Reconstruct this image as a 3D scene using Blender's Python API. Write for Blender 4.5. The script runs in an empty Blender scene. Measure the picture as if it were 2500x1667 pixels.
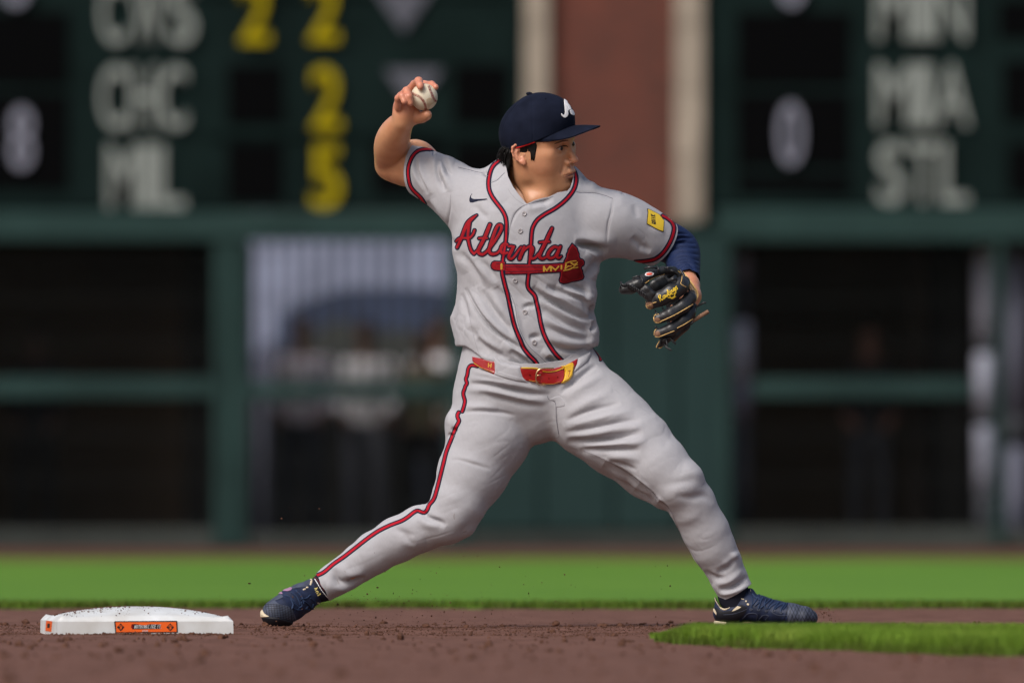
import bpy, bmesh, math, random
import numpy as np
from mathutils import Vector, Matrix
from mathutils.bvhtree import BVHTree

random.seed(7)
RNG = np.random.default_rng(7)
SC = bpy.context.scene
COL = SC.collection

# ------------------------------------------------------------------ camera
FOCAL, SENSOR = 400.0, 36.0
PXM = 941.0                       # photograph pixels (2500 wide) per metre where the player stands
DIST = 2500 * (FOCAL / SENSOR) / PXM
CAM_H = 0.30
HORIZON = 1248.0
camd = bpy.data.cameras.new('camera')
cam = bpy.data.objects.new('camera', camd)
COL.objects.link(cam)
cam.location = (0, -DIST, CAM_H)
cam.rotation_euler = (math.radians(90), 0, 0)
camd.lens = FOCAL
camd.sensor_width = SENSOR
camd.shift_y = (HORIZON - 833.5) / 2500
camd.clip_start = 0.5
camd.clip_end = 2000
camd.dof.use_dof = True
camd.dof.focus_distance = DIST - 0.12
camd.dof.aperture_fstop = 4.1
SC.camera = cam

# ------------------------------------------------------------------ world and sun
SUN_EL, SUN_AZ = math.radians(47), math.radians(-142)      # azimuth: 0 = away from the camera, + = clockwise
world = bpy.data.worlds.new('World')
SC.world = world
world.use_nodes = True
wn = world.node_tree
sky = wn.nodes.new('ShaderNodeTexSky')
sky.sky_type = 'NISHITA'
sky.sun_disc = False
sky.sun_elevation = SUN_EL
sky.sun_rotation = SUN_AZ
sky.dust_density = 5.0
sky.air_density = 1.0
sky.ozone_density = 1.0
wn.links.new(sky.outputs[0], wn.nodes['Background'].inputs[0])
wn.nodes['Background'].inputs[1].default_value = 0.085
sund = bpy.data.lights.new('sun', 'SUN')
sund.energy = 1.5
sund.angle = math.radians(24)
sund.color = (1.0, 0.965, 0.94)
sun = bpy.data.objects.new('sun', sund)
COL.objects.link(sun)
sdir = Vector((math.sin(SUN_AZ) * math.cos(SUN_EL), math.cos(SUN_AZ) * math.cos(SUN_EL), math.sin(SUN_EL)))
sun.rotation_euler = sdir.to_track_quat('Z', 'Y').to_euler()
sun.location = sdir * 20

SC.render.engine = 'CYCLES'
SC.cycles.use_denoising = True
SC.cycles.max_bounces = 8
SC.cycles.use_adaptive_sampling = False
SC.view_settings.view_transform = 'Standard'
SC.view_settings.look = 'None'
SC.view_settings.gamma = 1.0
SC.view_settings.use_curve_mapping = False
SC.view_settings.exposure = 0.50
# ------------------------------------------------------------------ picture -> place
def W(px, py, Y=0.0):
    """point at depth Y that the photograph shows at pixel (px, py) of 2500 x 1667"""
    k = (DIST + Y) / DIST / PXM
    return Vector(((px - 1250) * k, Y, CAM_H + (HORIZON - py) * k))

def SCL(Y=0.0):
    return (DIST + Y) / DIST / PXM

def crop(x0, y0, z):
    return lambda pts: [(x0 + p[0] / z, y0 + p[1] / z) + tuple(p[2:]) for p in pts]

# ------------------------------------------------------------------ object helpers
def link(o, parent=None):
    COL.objects.link(o)
    if parent is not None:
        o.parent = parent
    return o

def tag(o, label=None, cat=None, group=None, kind=None):
    if label: o['label'] = label
    if cat: o['category'] = cat
    if group: o['group'] = group
    if kind: o['kind'] = kind
    return o

def empty(name, loc=(0, 0, 0)):
    o = bpy.data.objects.new(name, None)
    o.empty_display_size = 0.05
    COL.objects.link(o)
    o.location = loc
    return o

def mesh_obj(name, verts, faces, mat=None, parent=None, smooth=True):
    me = bpy.data.meshes.new(name)
    verts = np.asarray(verts, dtype=np.float64)
    if parent is not None:
        verts = verts - np.array(parent_loc(parent))
    me.from_pydata([tuple(v) for v in verts.tolist()], [], [tuple(f) for f in faces] if not isinstance(faces, np.ndarray) else faces.tolist())
    if smooth:
        me.polygons.foreach_set('use_smooth', [True] * len(me.polygons))
    me.update()
    if mat is not None:
        me.materials.append(mat)
    o = bpy.data.objects.new(name, me)
    return link(o, parent)

def parent_loc(p):
    v = Vector((0, 0, 0))
    while p is not None:
        v = v + Vector(p.location)
        p = p.parent
    return v

class MB:
    """collects simple solids, builds them as one mesh (world coordinates)"""
    def __init__(s):
        s.v = []; s.f = []
    def add(s, vs, fs):
        n = len(s.v)
        s.v += [tuple(v) for v in vs]
        s.f += [tuple(i + n for i in f) for f in fs]
        return s
    def box(s, a, b, rot=0.0):
        x0, y0, z0 = a; x1, y1, z1 = b
        vs = [(x, y, z) for z in (z0, z1) for y in (y0, y1) for x in (x0, x1)]
        if rot:
            cx, cy = (x0 + x1) / 2, (y0 + y1) / 2
            c, sn = math.cos(rot), math.sin(rot)
            vs = [(cx + (x - cx) * c - (y - cy) * sn, cy + (x - cx) * sn + (y - cy) * c, z) for x, y, z in vs]
        return s.add(vs, [(0, 2, 3, 1), (4, 5, 7, 6), (0, 1, 5, 4), (2, 6, 7, 3), (0, 4, 6, 2), (1, 3, 7, 5)])
    def tube(s, pts, rad, n=8, flat=1.0, cap=True, closed=False):
        pts = [Vector(p) for p in pts]
        m = len(pts)
        rad = rad if isinstance(rad, (list, tuple)) else [rad] * m
        ref = None
        base = len(s.v)
        for i, p in enumerate(pts):
            if closed:
                t = pts[(i + 1) % m] - pts[i - 1]
            else:
                t = pts[min(i + 1, m - 1)] - pts[max(i - 1, 0)]
            t.normalize()
            if ref is None:
                ref = Vector((0, 0, 1)) if abs(t.z) < 0.9 else Vector((1, 0, 0))
            u = (ref - t * ref.dot(t)).normalized()
            ref = u
            w = t.cross(u)
            for k in range(n):
                a = 2 * math.pi * k / n
                s.v.append(tuple(p + (u * math.cos(a) + w * math.sin(a) * flat) * rad[i]))
        rings = m if closed else m - 1
        for i in range(rings):
            j = (i + 1) % m
            for k in range(n):
                s.f.append((base + i * n + k, base + i * n + (k + 1) % n, base + j * n + (k + 1) % n, base + j * n + k))
        if cap and not closed:
            s.f.append(tuple(base + k for k in range(n))[::-1])
            s.f.append(tuple(base + (m - 1) * n + k for k in range(n)))
        return s
    def build(s, name, mat, parent=None, smooth=False, bevel=0.0):
        o = mesh_obj(name, s.v, s.f, mat, parent, smooth)
        if bevel:
            md = o.modifiers.new('bevel', 'BEVEL')
            md.width = bevel; md.segments = 2; md.limit_method = 'ANGLE'
        return o

# ------------------------------------------------------------------ curves in 2D / 3D
def spline(pts, n=8, closed=False):
    """Catmull-Rom through points of any dimension"""
    P = np.array(pts, dtype=float)
    m = len(P)
    if m < 3 and not closed:
        t = np.linspace(0, 1, n * 2)[:, None]
        return P[0] * (1 - t) + P[-1] * t
    out = []
    rng = range(m) if closed else range(m - 1)
    for i in rng:
        if closed:
            p0, p1, p2, p3 = P[i - 1], P[i], P[(i + 1) % m], P[(i + 2) % m]
        else:
            p0 = P[i - 1] if i > 0 else 2 * P[0] - P[1]
            p1, p2 = P[i], P[i + 1]
            p3 = P[i + 2] if i + 2 < m else 2 * P[-1] - P[-2]
        for k in range(n):
            t = k / n
            out.append(0.5 * ((2 * p1) + (-p0 + p2) * t + (2 * p0 - 5 * p1 + 4 * p2 - p3) * t * t + (-p0 + 3 * p1 - 3 * p2 + p3) * t ** 3))
    if not closed:
        out.append(P[-1])
    return np.array(out)

def d_segs(X, Y, pts, widths=None):
    """distance to polyline minus half width"""
    d = np.full(X.shape, 1e9)
    for i in range(len(pts) - 1):
        ax, ay = pts[i][0], pts[i][1]; bx, by = pts[i + 1][0], pts[i + 1][1]
        vx, vy = bx - ax, by - ay
        L = vx * vx + vy * vy + 1e-12
        t = np.clip(((X - ax) * vx + (Y - ay) * vy) / L, 0, 1)
        dd = np.hypot(X - ax - t * vx, Y - ay - t * vy)
        if widths is not None:
            dd = dd - (widths[i] * (1 - t) + widths[i + 1] * t)
        d = np.minimum(d, dd)
    return d

def f_stroke(pts, w, smooth=6):
    """pts (x,y) or (x,y,w) ; w = full width"""
    if len(pts[0]) == 2:
        pts = [(p[0], p[1], w) for p in pts]
    P = spline(pts, smooth) if smooth and len(pts) > 2 else np.array(pts, dtype=float)
    return lambda X, Y: d_segs(X, Y, P, P[:, 2] / 2), P[:, :2], P[:, 2].max() / 2

def f_poly(pts, smooth=0):
    P = spline(pts, smooth, closed=True) if smooth else np.array(pts, dtype=float)
    Q = np.vstack([P, P[:1]])
    def f(X, Y):
        d = d_segs(X, Y, Q)
        ins = np.zeros(X.shape, bool)
        for i in range(len(P)):
            x1, y1 = Q[i]; x2, y2 = Q[i + 1]
            if y1 == y2: continue
            c = ((y1 > Y) != (y2 > Y)) & (X < (x2 - x1) * (Y - y1) / (y2 - y1) + x1)
            ins ^= c
        return np.where(ins, -d, d)
    return f, P, 0.0

def shape2d(fs, grow=0.0, step=1.0, minus=None):
    """fs: list of (f, pts, r). returns 2D verts and triangles of the union, outline exact"""
    allp = np.vstack([np.vstack([p[1] - p[2], p[1] + p[2]]) for p in fs])
    lo = allp.min(0) - grow - 2 * step; hi = allp.max(0) + grow + 2 * step
    xs = np.arange(lo[0], hi[0], step); ys = np.arange(lo[1], hi[1], step)
    X, Y = np.meshgrid(xs, ys, indexing='ij')
    F = np.full(X.shape, 1e9)
    for f, p, r in fs:
        i0 = max(int((p[:, 0].min() - r - grow - lo[0]) / step) - 3, 0); i1 = int((p[:, 0].max() + r + grow - lo[0]) / step) + 4
        j0 = max(int((p[:, 1].min() - r - grow - lo[1]) / step) - 3, 0); j1 = int((p[:, 1].max() + r + grow - lo[1]) / step) + 4
        sl = (slice(i0, i1), slice(j0, j1))
        F[sl] = np.minimum(F[sl], f(X[sl], Y[sl]))
    F = F - grow
    if minus is not None:
        F = np.maximum(F, -minus(X, Y))
    F[np.abs(F) < 1e-4] = -1e-4
    nx, ny = F.shape
    idx = np.arange(nx * ny).reshape(nx, ny)
    a, b, c, d = idx[:-1, :-1].ravel(), idx[1:, :-1].ravel(), idx[1:, 1:].ravel(), idx[:-1, 1:].ravel()
    tris = np.vstack([np.stack([a, b, c], 1), np.stack([a, c, d], 1)])
    Ff = F.ravel(); PX = np.stack([X.ravel(), Y.ravel()], 1)
    ins = Ff[tris] < 0
    n = ins.sum(1)
    out = [PX[tris[n == 3]]]
    for cnt in (1, 2):
        T = tris[n == cnt]; I = ins[n == cnt]
        if len(T) == 0: continue
        odd = I if cnt == 1 else ~I
        k = odd.argmax(1)
        r = np.arange(len(T))
        v0, v1, v2 = T[r, k], T[r, (k + 1) % 3], T[r, (k + 2) % 3]
        t1 = (Ff[v0] / (Ff[v0] - Ff[v1]))[:, None]; t2 = (Ff[v0] / (Ff[v0] - Ff[v2]))[:, None]
        p1 = PX[v0] * (1 - t1) + PX[v1] * t1; p2 = PX[v0] * (1 - t2) + PX[v2] * t2
        if cnt == 1:
            out.append(np.stack([PX[v0], p1, p2], 1))
        else:
            out.append(np.stack([p1, PX[v1], PX[v2]], 1)); out.append(np.stack([p1, PX[v2], p2], 1))
    T = np.concatenate(out).reshape(-1, 2)
    U, inv = np.unique(np.round(T, 3), axis=0, return_inverse=True)
    tri = inv.reshape(-1, 3)
    ok = (tri[:, 0] != tri[:, 1]) & (tri[:, 1] != tri[:, 2]) & (tri[:, 0] != tri[:, 2])
    return U, tri[ok]

def boundary_edges(tri):
    e = np.vstack([tri[:, [0, 1]], tri[:, [1, 2]], tri[:, [2, 0]]])
    key = np.sort(e, axis=1)
    _, i, c = np.unique(key, axis=0, return_index=True, return_counts=True)
    return e[i[c == 1]]

def add_skirt(V, tri, N, depth):
    """sides down to the surface, so a laid-on piece has thickness"""
    be = boundary_edges(tri)
    bv, inv = np.unique(be.ravel(), return_inverse=True)
    inv = inv.reshape(-1, 2)
    V2 = np.vstack([V, V[bv] - N[bv] * depth])
    n = len(V)
    a, b = be[:, 0], be[:, 1]; a2, b2 = inv[:, 0] + n, inv[:, 1] + n
    q = np.vstack([np.stack([b, a, a2], 1), np.stack([b, a2, b2], 1)])
    return V2, np.vstack([tri, q])

CAMP = Vector((0, -DIST, CAM_H))
def drape(name, fs, bvh, off, mat, parent, grow=0.0, step=1.0, minus=None, maxjump=0.05, puff=0.0):
    """lay a flat shape, given as the photograph shows it, on a surface: real cloth pieces with thickness"""
    U, tri = shape2d(fs, grow, step, minus)
    V = np.zeros((len(U), 3)); N = np.zeros((len(U), 3)); ok = np.zeros(len(U), bool)
    for i, (x, y) in enumerate(U.tolist()):
        d = (W(x, y) - CAMP).normalized()
        h, nn, _, _ = bvh.ray_cast(CAMP, d)
        if h is not None:
            if nn.dot(d) > 0: nn = -nn
            V[i] = h; N[i] = nn; ok[i] = True
    o_ = off
    if puff:
        Fu = np.full(len(U), 1e9)
        for f, p, r in fs: Fu = np.minimum(Fu, f(U[:, 0], U[:, 1]))
        o_ = (off * (0.15 + 0.85 * np.sqrt(np.clip(-(Fu - grow) / puff, 0, 1))))[:, None]
    V = V + N * o_
    tri = tri[ok[tri].all(1)]
    if len(tri):
        jump = np.ptp(V[tri][:, :, 1], axis=1)
        tri = tri[jump < maxjump]
    # face the camera
    a = V[tri[:, 1]] - V[tri[:, 0]]; b = V[tri[:, 2]] - V[tri[:, 0]]
    nn = np.cross(a, b)
    flip = (nn * N[tri[:, 0]]).sum(1) < 0
    tri[flip] = tri[flip][:, ::-1]
    used, inv = np.unique(tri.ravel(), return_inverse=True)
    V, N, tri = V[used], N[used], inv.reshape(-1, 3)
    V, tri = add_skirt(V, tri, N, (off if not puff else off * 0.15) + 0.0006)
    return mesh_obj(name, V, tri, mat, parent, smooth=bool(puff))

# ------------------------------------------------------------------ distance-field modelling
class SDF:
    def __init__(s, lo, hi, h):
        s.h = h
        s.lo = np.array(lo, float)
        s.n = np.ceil((np.array(hi, float) - s.lo) / h).astype(int) + 1
        s.F = np.full(tuple(s.n), 0.5, np.float32)
        s.ax = [s.lo[i] + np.arange(s.n[i]) * h for i in range(3)]
    def region(s, lo, hi):
        i0 = np.clip(np.floor((np.array(lo) - s.lo) / s.h).astype(int), 0, s.n)
        i1 = np.clip(np.ceil((np.array(hi) - s.lo) / s.h).astype(int) + 1, 0, s.n)
        if (i1 <= i0).any(): return None, None
        sl = tuple(slice(a, b) for a, b in zip(i0, i1))
        g = [s.ax[i][sl[i]] for i in range(3)]
        return sl, (g[0][:, None, None], g[1][None, :, None], g[2][None, None, :])
    def put(s, sl, d, k, op):
        A = s.F[sl]
        if op == 'add':
            if k > 0:
                hh = np.maximum(k - np.abs(A - d), 0) / k
                s.F[sl] = np.minimum(A, d) - hh * hh * k * 0.25
            else:
                s.F[sl] = np.minimum(A, d)
        elif op == 'sub':
            d = -d
            if k > 0:
                hh = np.maximum(k - np.abs(A - d), 0) / k
                s.F[sl] = np.maximum(A, d) + hh * hh * k * 0.25
            else:
                s.F[sl] = np.maximum(A, d)
        elif op == 'max':
            s.F[sl] = np.maximum(A, d)
    def cone(s, a, b, ra, rb, k=0.02, e=1.0, op='add'):
        a = np.array(a, float); b = np.array(b, float)
        m = max(ra, rb) * max(1, e) + k + 3 * s.h
        sl, g = s.region(np.minimum(a, b) - m, np.maximum(a, b) + m)
        if sl is None: return s
        X, Y, Z = g
        Y = Y / e; ay, by = a[1] / e, b[1] / e
        vx, vy, vz = b[0] - a[0], by - ay, b[2] - a[2]
        L = vx * vx + vy * vy + vz * vz + 1e-12
        t = np.clip(((X - a[0]) * vx + (Y - ay) * vy + (Z - a[2]) * vz) / L, 0, 1)
        d = np.sqrt((X - a[0] - t * vx) ** 2 + (Y - ay - t * vy) ** 2 + (Z - a[2] - t * vz) ** 2) - (ra + (rb - ra) * t)
        s.put(sl, d, k, op)
        return s
    def chain(s, pts, k=0.02, e=1.0, op='add'):
        """pts: (x,y,z,r)"""
        for p, q in zip(pts[:-1], pts[1:]):
            s.cone(p[:3], q[:3], p[3], q[3], k, e, op)
        return s
    def ell(s, c, r, k=0.02, rot=None, op='add'):
        c = np.array(c, float); r = np.array(r, float)
        m = r.max() + k + 3 * s.h
        sl, g = s.region(c - m, c + m)
        if sl is None: return s
        X, Y, Z = g[0] - c[0], g[1] - c[1], g[2] - c[2]
        if rot is not None:
            R = np.array(rot)      # rows = local axes in grid space
            X, Y, Z = (R[0][0] * X + R[0][1] * Y + R[0][2] * Z, R[1][0] * X + R[1][1] * Y + R[1][2] * Z, R[2][0] * X + R[2][1] * Y + R[2][2] * Z)
        k0 = np.sqrt((X / r[0]) ** 2 + (Y / r[1]) ** 2 + (Z / r[2]) ** 2)
        k1 = np.sqrt((X / r[0] ** 2) ** 2 + (Y / r[1] ** 2) ** 2 + (Z / r[2] ** 2) ** 2) + 1e-9
        s.put(sl, k0 * (k0 - 1) / k1, k, op)
        return s
    def func(s, lo, hi, f, k=0.0, op='add'):
        sl, g = s.region(lo, hi)
        if sl is not None:
            s.put(sl, f(*np.broadcast_arrays(*g)), k, op)
        return s
    def limb(s, pts, k, e=1.0, n=5):
        """a limb of exactly the given radii, blended into the rest once"""
        o = SDF.__new__(SDF); o.h = s.h; o.lo = s.lo; o.n = s.n; o.ax = s.ax
        o.F = np.full(s.F.shape, 0.5, np.float32)
        o.chain(spline(pts, n).tolist() if len(pts) > 2 else pts, 0.0, e)
        return s.merge(o, k)
    def merge(s, o, k):
        hh = np.maximum(k - np.abs(s.F - o.F), 0) / k
        s.F = np.minimum(s.F, o.F) - hh * hh * k * 0.25
        return s
    def mesh(s):
        F = s.F; n = F.shape
        ins = F < 0
        c = np.zeros((n[0] - 1, n[1] - 1, n[2] - 1), np.int8)
        for i in (0, 1):
            for j in (0, 1):
                for k in (0, 1):
                    c += ins[i:n[0] - 1 + i, j:n[1] - 1 + j, k:n[2] - 1 + k]
        act = (c > 0) & (c < 8)
        ci = np.argwhere(act)
        m = len(ci)
        vid = np.full(act.shape, -1, np.int32); vid[act] = np.arange(m)
        corners = [(i, j, k) for i in (0, 1) for j in (0, 1) for k in (0, 1)]
        val = {q: F[ci[:, 0] + q[0], ci[:, 1] + q[1], ci[:, 2] + q[2]] for q in corners}
        acc = np.zeros((m, 3)); cnt = np.zeros(m)
        for q in corners:
            for axis in range(3):
                if q[axis] == 1: continue
                r = list(q); r[axis] = 1; r = tuple(r)
                a, b = val[q], val[r]
                x = (a < 0) != (b < 0)
                t = np.where(x, a / np.where(x, a - b, 1), 0)
                p = np.tile(np.array(q, float), (m, 1)); p[:, axis] += t
                acc[x] += p[x]; cnt[x] += 1
        V = s.lo + (ci + acc / cnt[:, None]) * s.h
        faces = []
        for axis in range(3):
            o = [(axis + 1) % 3, (axis + 2) % 3]
            sa = [slice(None)] * 3; sb = [slice(None)] * 3
            sa[axis] = slice(0, -1); sb[axis] = slice(1, None)
            A, B = ins[tuple(sa)], ins[tuple(sb)]
            E = np.argwhere(A != B)
            ok = (E[:, o[0]] > 0) & (E[:, o[1]] > 0) & (E[:, o[0]] < n[o[0]] - 1) & (E[:, o[1]] < n[o[1]] - 1)
            E = E[ok]
            fl = A[E[:, 0], E[:, 1], E[:, 2]]
            q = []
            for d0, d1 in ((-1, -1), (0, -1), (0, 0), (-1, 0)):
                Q = E.copy(); Q[:, o[0]] += d0; Q[:, o[1]] += d1
                q.append(vid[Q[:, 0], Q[:, 1], Q[:, 2]])
            q = np.stack(q, 1)
            q[~fl] = q[~fl][:, ::-1]
            faces.append(q)
        return V, np.concatenate(faces)

def laplacian(V, Fq, it=1, lam=0.5):
    n = len(V)
    e = np.vstack([Fq[:, [0, 1]], Fq[:, [1, 2]], Fq[:, [2, 3]], Fq[:, [3, 0]]]) if Fq.shape[1] == 4 else np.vstack([Fq[:, [0, 1]], Fq[:, [1, 2]], Fq[:, [2, 0]]])
    e = np.vstack([e, e[:, ::-1]])
    cnt = np.bincount(e[:, 0], minlength=n)[:, None]
    cnt[cnt == 0] = 1
    for _ in range(it):
        A = np.stack([np.bincount(e[:, 0], weights=V[e[:, 1], k], minlength=n) for k in range(3)], 1) / cnt
        V = V + (A - V) * lam
    return V

def vnormals(V, Fq):
    a = V[Fq[:, 2]] - V[Fq[:, 0]]; b = V[Fq[:, 3 if Fq.shape[1] == 4 else 1]] - V[Fq[:, 1 if Fq.shape[1] == 4 else 0]]
    if Fq.shape[1] == 3:
        a = V[Fq[:, 1]] - V[Fq[:, 0]]; b = V[Fq[:, 2]] - V[Fq[:, 0]]
    fn = np.cross(a, b)
    N = np.zeros_like(V)
    for k in range(Fq.shape[1]):
        for c in range(3):
            N[:, c] += np.bincount(Fq[:, k], weights=fn[:, c], minlength=len(V))
    return N / (np.linalg.norm(N, axis=1, keepdims=True) + 1e-12)

def subdivide(V, Fq):
    """one linear split of every quad, then smoothing"""
    e = np.vstack([Fq[:, [0, 1]], Fq[:, [1, 2]], Fq[:, [2, 3]], Fq[:, [3, 0]]])
    key = np.sort(e, axis=1)
    U, inv = np.unique(key, axis=0, return_inverse=True)
    m = len(Fq); n = len(V)
    mid = (V[U[:, 0]] + V[U[:, 1]]) / 2
    cen = V[Fq].mean(1)
    ei = inv.reshape(4, m) + n
    c = np.arange(m) + n + len(U)
    a, b, cc, d = Fq.T
    Q = np.vstack([np.stack([a, ei[0], c, ei[3]], 1), np.stack([ei[0], b, ei[1], c], 1), np.stack([c, ei[1], cc, ei[2]], 1), np.stack([ei[3], c, ei[2], d], 1)])
    V2 = np.vstack([V, mid, cen])
    return laplacian(V2, Q, 1, 0.5), Q

def to_px(V):
    k = DIST / (DIST + V[:, 1]) * PXM
    return 1250 + V[:, 0] * k, HORIZON - (V[:, 2] - CAM_H) * k

def folds(V, Fq, strokes, front=True):
    """sculpt creases: strokes = (points px, amplitude m, sigma px); tapered at both ends"""
    N = vnormals(V, Fq)
    px, py = to_px(V)
    D = np.zeros(len(V))
    face = np.clip(-N[:, 1] * 2.2 + 0.25, 0, 1)
    for st in strokes:
        pts, amp, sig = st[0], st[1], st[2]
        P = spline(pts, 5) if len(pts) > 2 else np.array(pts, float)
        L = np.r_[0, np.cumsum(np.hypot(*np.diff(P, axis=0).T))]
        R = 3.2 * sig
        m = np.where((px > P[:, 0].min() - R) & (px < P[:, 0].max() + R) & (py > P[:, 1].min() - R) & (py < P[:, 1].max() + R) & (face > 0))[0]
        if len(m) == 0: continue
        x, y = px[m], py[m]
        best = np.full(len(m), 1e9); tt = np.zeros(len(m)); side = np.zeros(len(m))
        for i in range(len(P) - 1):
            ax, ay = P[i]; vx, vy = P[i + 1] - P[i]
            l2 = vx * vx + vy * vy + 1e-9
            t = np.clip(((x - ax) * vx + (y - ay) * vy) / l2, 0, 1)
            d = np.hypot(x - ax - t * vx, y - ay - t * vy)
            u = d < best
            best[u] = d[u]; tt[u] = (L[i] + t[u] * (L[i + 1] - L[i])) / L[-1]
            side[u] = np.sign(vx * (y[u] - ay) - vy * (x[u] - ax))
        tip = np.sin(np.clip(tt, 0.0, 1.0) * math.pi) ** 0.9
        sg = sig if amp > 0 else sig * 0.72
        prof = np.exp(-0.5 * (best / sg) ** 2)
        if len(st) > 3:          # one-sided step crease: sharp on one side, long on the other
            s2 = np.where(side * st[3] > 0, sig * 2.2, sig * 0.55)
            prof = np.exp(-0.5 * (best / s2) ** 2)
        D[m] += amp * prof * tip
    return V + N * (D * face)[:, None]

def fbm(P, scale, seed=0, octaves=3):
    """cheap smooth pseudo-noise from summed sines"""
    r = np.random.default_rng(seed)
    out = np.zeros(len(P)); amp = 1.0; tot = 0
    for o in range(octaves):
        acc = np.zeros(len(P))
        for _ in range(5):
            d = r.normal(size=3); d /= np.linalg.norm(d)
            acc += np.sin((P @ d) * scale * (0.7 + 0.6 * r.random()) * 2 * math.pi + r.random() * 6.28)
        out += amp * acc / 5; tot += amp
        amp *= 0.5; scale *= 2.0
    return out / tot

def creases(V, Fq, direction, wave, amp, seed, mask=None):
    """fine sharp wrinkles running along a direction (world), added along the normals"""
    d = np.array(direction, float); d /= np.linalg.norm(d)
    a = V @ d
    Pp = V - np.outer(a, d) * 0.80
    n1 = fbm(Pp, 1.0 / wave, seed, 2) + 0.25 * fbm(V, 0.6 / wave, seed + 1, 2)
    r = 1 - np.clip(np.abs(n1) * 3.2, 0, 1)
    g = np.clip(fbm(V, 0.35 / wave, seed + 2, 2) * 1.6 + 0.5, 0, 1)
    D = -amp * r ** 1.6 * g + amp * 0.35 * n1
    if mask is not None: D = D * mask
    return V + vnormals(V, Fq) * D[:, None]

def cut_by(V, Fq, f):
    """remove the part where f < 0, edge moved onto f = 0"""
    keep = f >= 0
    touch = keep[Fq].any(1)
    Fk = Fq[touch]
    out = np.unique(Fk[~keep[Fk]])
    # slide the outside vertices of kept faces to the zero line
    e = np.vstack([Fk[:, [0, 1]], Fk[:, [1, 2]], Fk[:, [2, 3]], Fk[:, [3, 0]], Fk[:, [0, 2]], Fk[:, [1, 3]]]); e = np.vstack([e, e[:, ::-1]])
    e = e[~keep[e[:, 0]] & keep[e[:, 1]]]
    t = f[e[:, 0]] / (f[e[:, 0]] - f[e[:, 1]])
    P = V[e[:, 0]] + (V[e[:, 1]] - V[e[:, 0]]) * t[:, None]
    acc = np.zeros_like(V); cnt = np.zeros(len(V))
    np.add.at(acc, e[:, 0], P); np.add.at(cnt, e[:, 0], 1)
    V = V.copy()
    m = cnt > 0
    V[m] = acc[m] / cnt[m][:, None]
    used, inv = np.unique(Fk.ravel(), return_inverse=True)
    return V[used], inv.reshape(-1, 4)

def bvh_of(V, Fq):
    return BVHTree.FromPolygons([tuple(v) for v in V.tolist()], Fq.tolist())

# ------------------------------------------------------------------ materials
def M(name, col, rough=0.7, var=0.0, vscale=20, bump=0.0, bscale=60, spec=0.3, metal=0.0, sheen=0.0, col2=None, sss=0.0, coat=0.0, weave=0.0, detail=6, bdist=0.002):
    m = bpy.data.materials.new(name)
    m.use_nodes = True
    nt = m.node_tree; b = nt.nodes['Principled BSDF']
    b.inputs['Base Color'].default_value = (*col, 1)
    b.inputs['Roughness'].default_value = rough
    b.inputs['Specular IOR Level'].default_value = spec
    b.inputs['Metallic'].default_value = metal
    if sheen:
        b.inputs['Sheen Weight'].default_value = sheen
    if coat:
        b.inputs['Coat Weight'].default_value = coat
    if sss:
        b.inputs['Subsurface Weight'].default_value = sss
        b.inputs['Subsurface Radius'].default_value = (1.0, 0.35, 0.2)
        b.inputs['Subsurface Scale'].default_value = 0.008
    tc = nt.nodes.new('ShaderNodeTexCoord')
    if var or col2:
        n = nt.nodes.new('ShaderNodeTexNoise'); n.inputs['Scale'].default_value = vscale; n.inputs['Detail'].default_value = detail
        nt.links.new(tc.outputs['Object'], n.inputs['Vector'])
        r = nt.nodes.new('ShaderNodeValToRGB')
        c2 = col2 if col2 else tuple(c * (1 - var) for c in col)
        c1 = col if col2 else tuple(min(1, c * (1 + var)) for c in col)
        r.color_ramp.elements[0].position = 0.35; r.color_ramp.elements[1].position = 0.65
        r.color_ramp.elements[0].color = (*c2, 1); r.color_ramp.elements[1].color = (*c1, 1)
        nt.links.new(n.outputs['Fac'], r.inputs['Fac']); nt.links.new(r.outputs['Color'], b.inputs['Base Color'])
    if bump or weave:
        bp = nt.nodes.new('ShaderNodeBump'); bp.inputs['Distance'].default_value = bdist
        bp.inputs['Strength'].default_value = bump or weave
        if weave:
            v = nt.nodes.new('ShaderNodeTexVoronoi'); v.inputs['Scale'].default_value = bscale
            nt.links.new(tc.outputs['Object'], v.inputs['Vector']); nt.links.new(v.outputs['Distance'], bp.inputs['Height'])
        else:
            n2 = nt.nodes.new('ShaderNodeTexNoise'); n2.inputs['Scale'].default_value = bscale; n2.inputs['Detail'].default_value = 5
            nt.links.new(tc.outputs['Object'], n2.inputs['Vector']); nt.links.new(n2.outputs['Fac'], bp.inputs['Height'])
        nt.links.new(bp.outputs['Normal'], b.inputs['Normal'])
    return m
# ------------------------------------------------------------------ materials
m_board = M('scoreboard_green', (0.0068, 0.0145, 0.0138), 0.9, spec=0.04, var=0.25, vscale=1.5)
m_black = M('slot_black', (0.0022, 0.0024, 0.0028), 0.9, spec=0.03)
m_green = M('wall_green_paint', (0.022, 0.047, 0.044), 0.8, spec=0.08, var=0.18, vscale=1.2)
m_pad = M('wall_pad_green', (0.020, 0.042, 0.041), 0.85, spec=0.08, var=0.12, vscale=0.8)
m_paddark = M('pad_seam_green', (0.016, 0.034, 0.032), 0.7)
m_white_letter = M('letter_white', (0.25, 0.28, 0.265), 0.85, spec=0.1)
m_white_tile = M('number_white', (0.22, 0.23, 0.29), 0.85, spec=0.1)
m_yellow_letter = M('number_yellow', (0.36, 0.29, 0.004), 0.8, spec=0.1)
m_stone = M('pilaster_stone', (0.33, 0.285, 0.23), 0.85, var=0.2, vscale=2.5, bump=0.4, bscale=20)
m_base_rail = M('kick_board', (0.035, 0.042, 0.038), 0.8, var=0.2, vscale=2)
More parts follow.
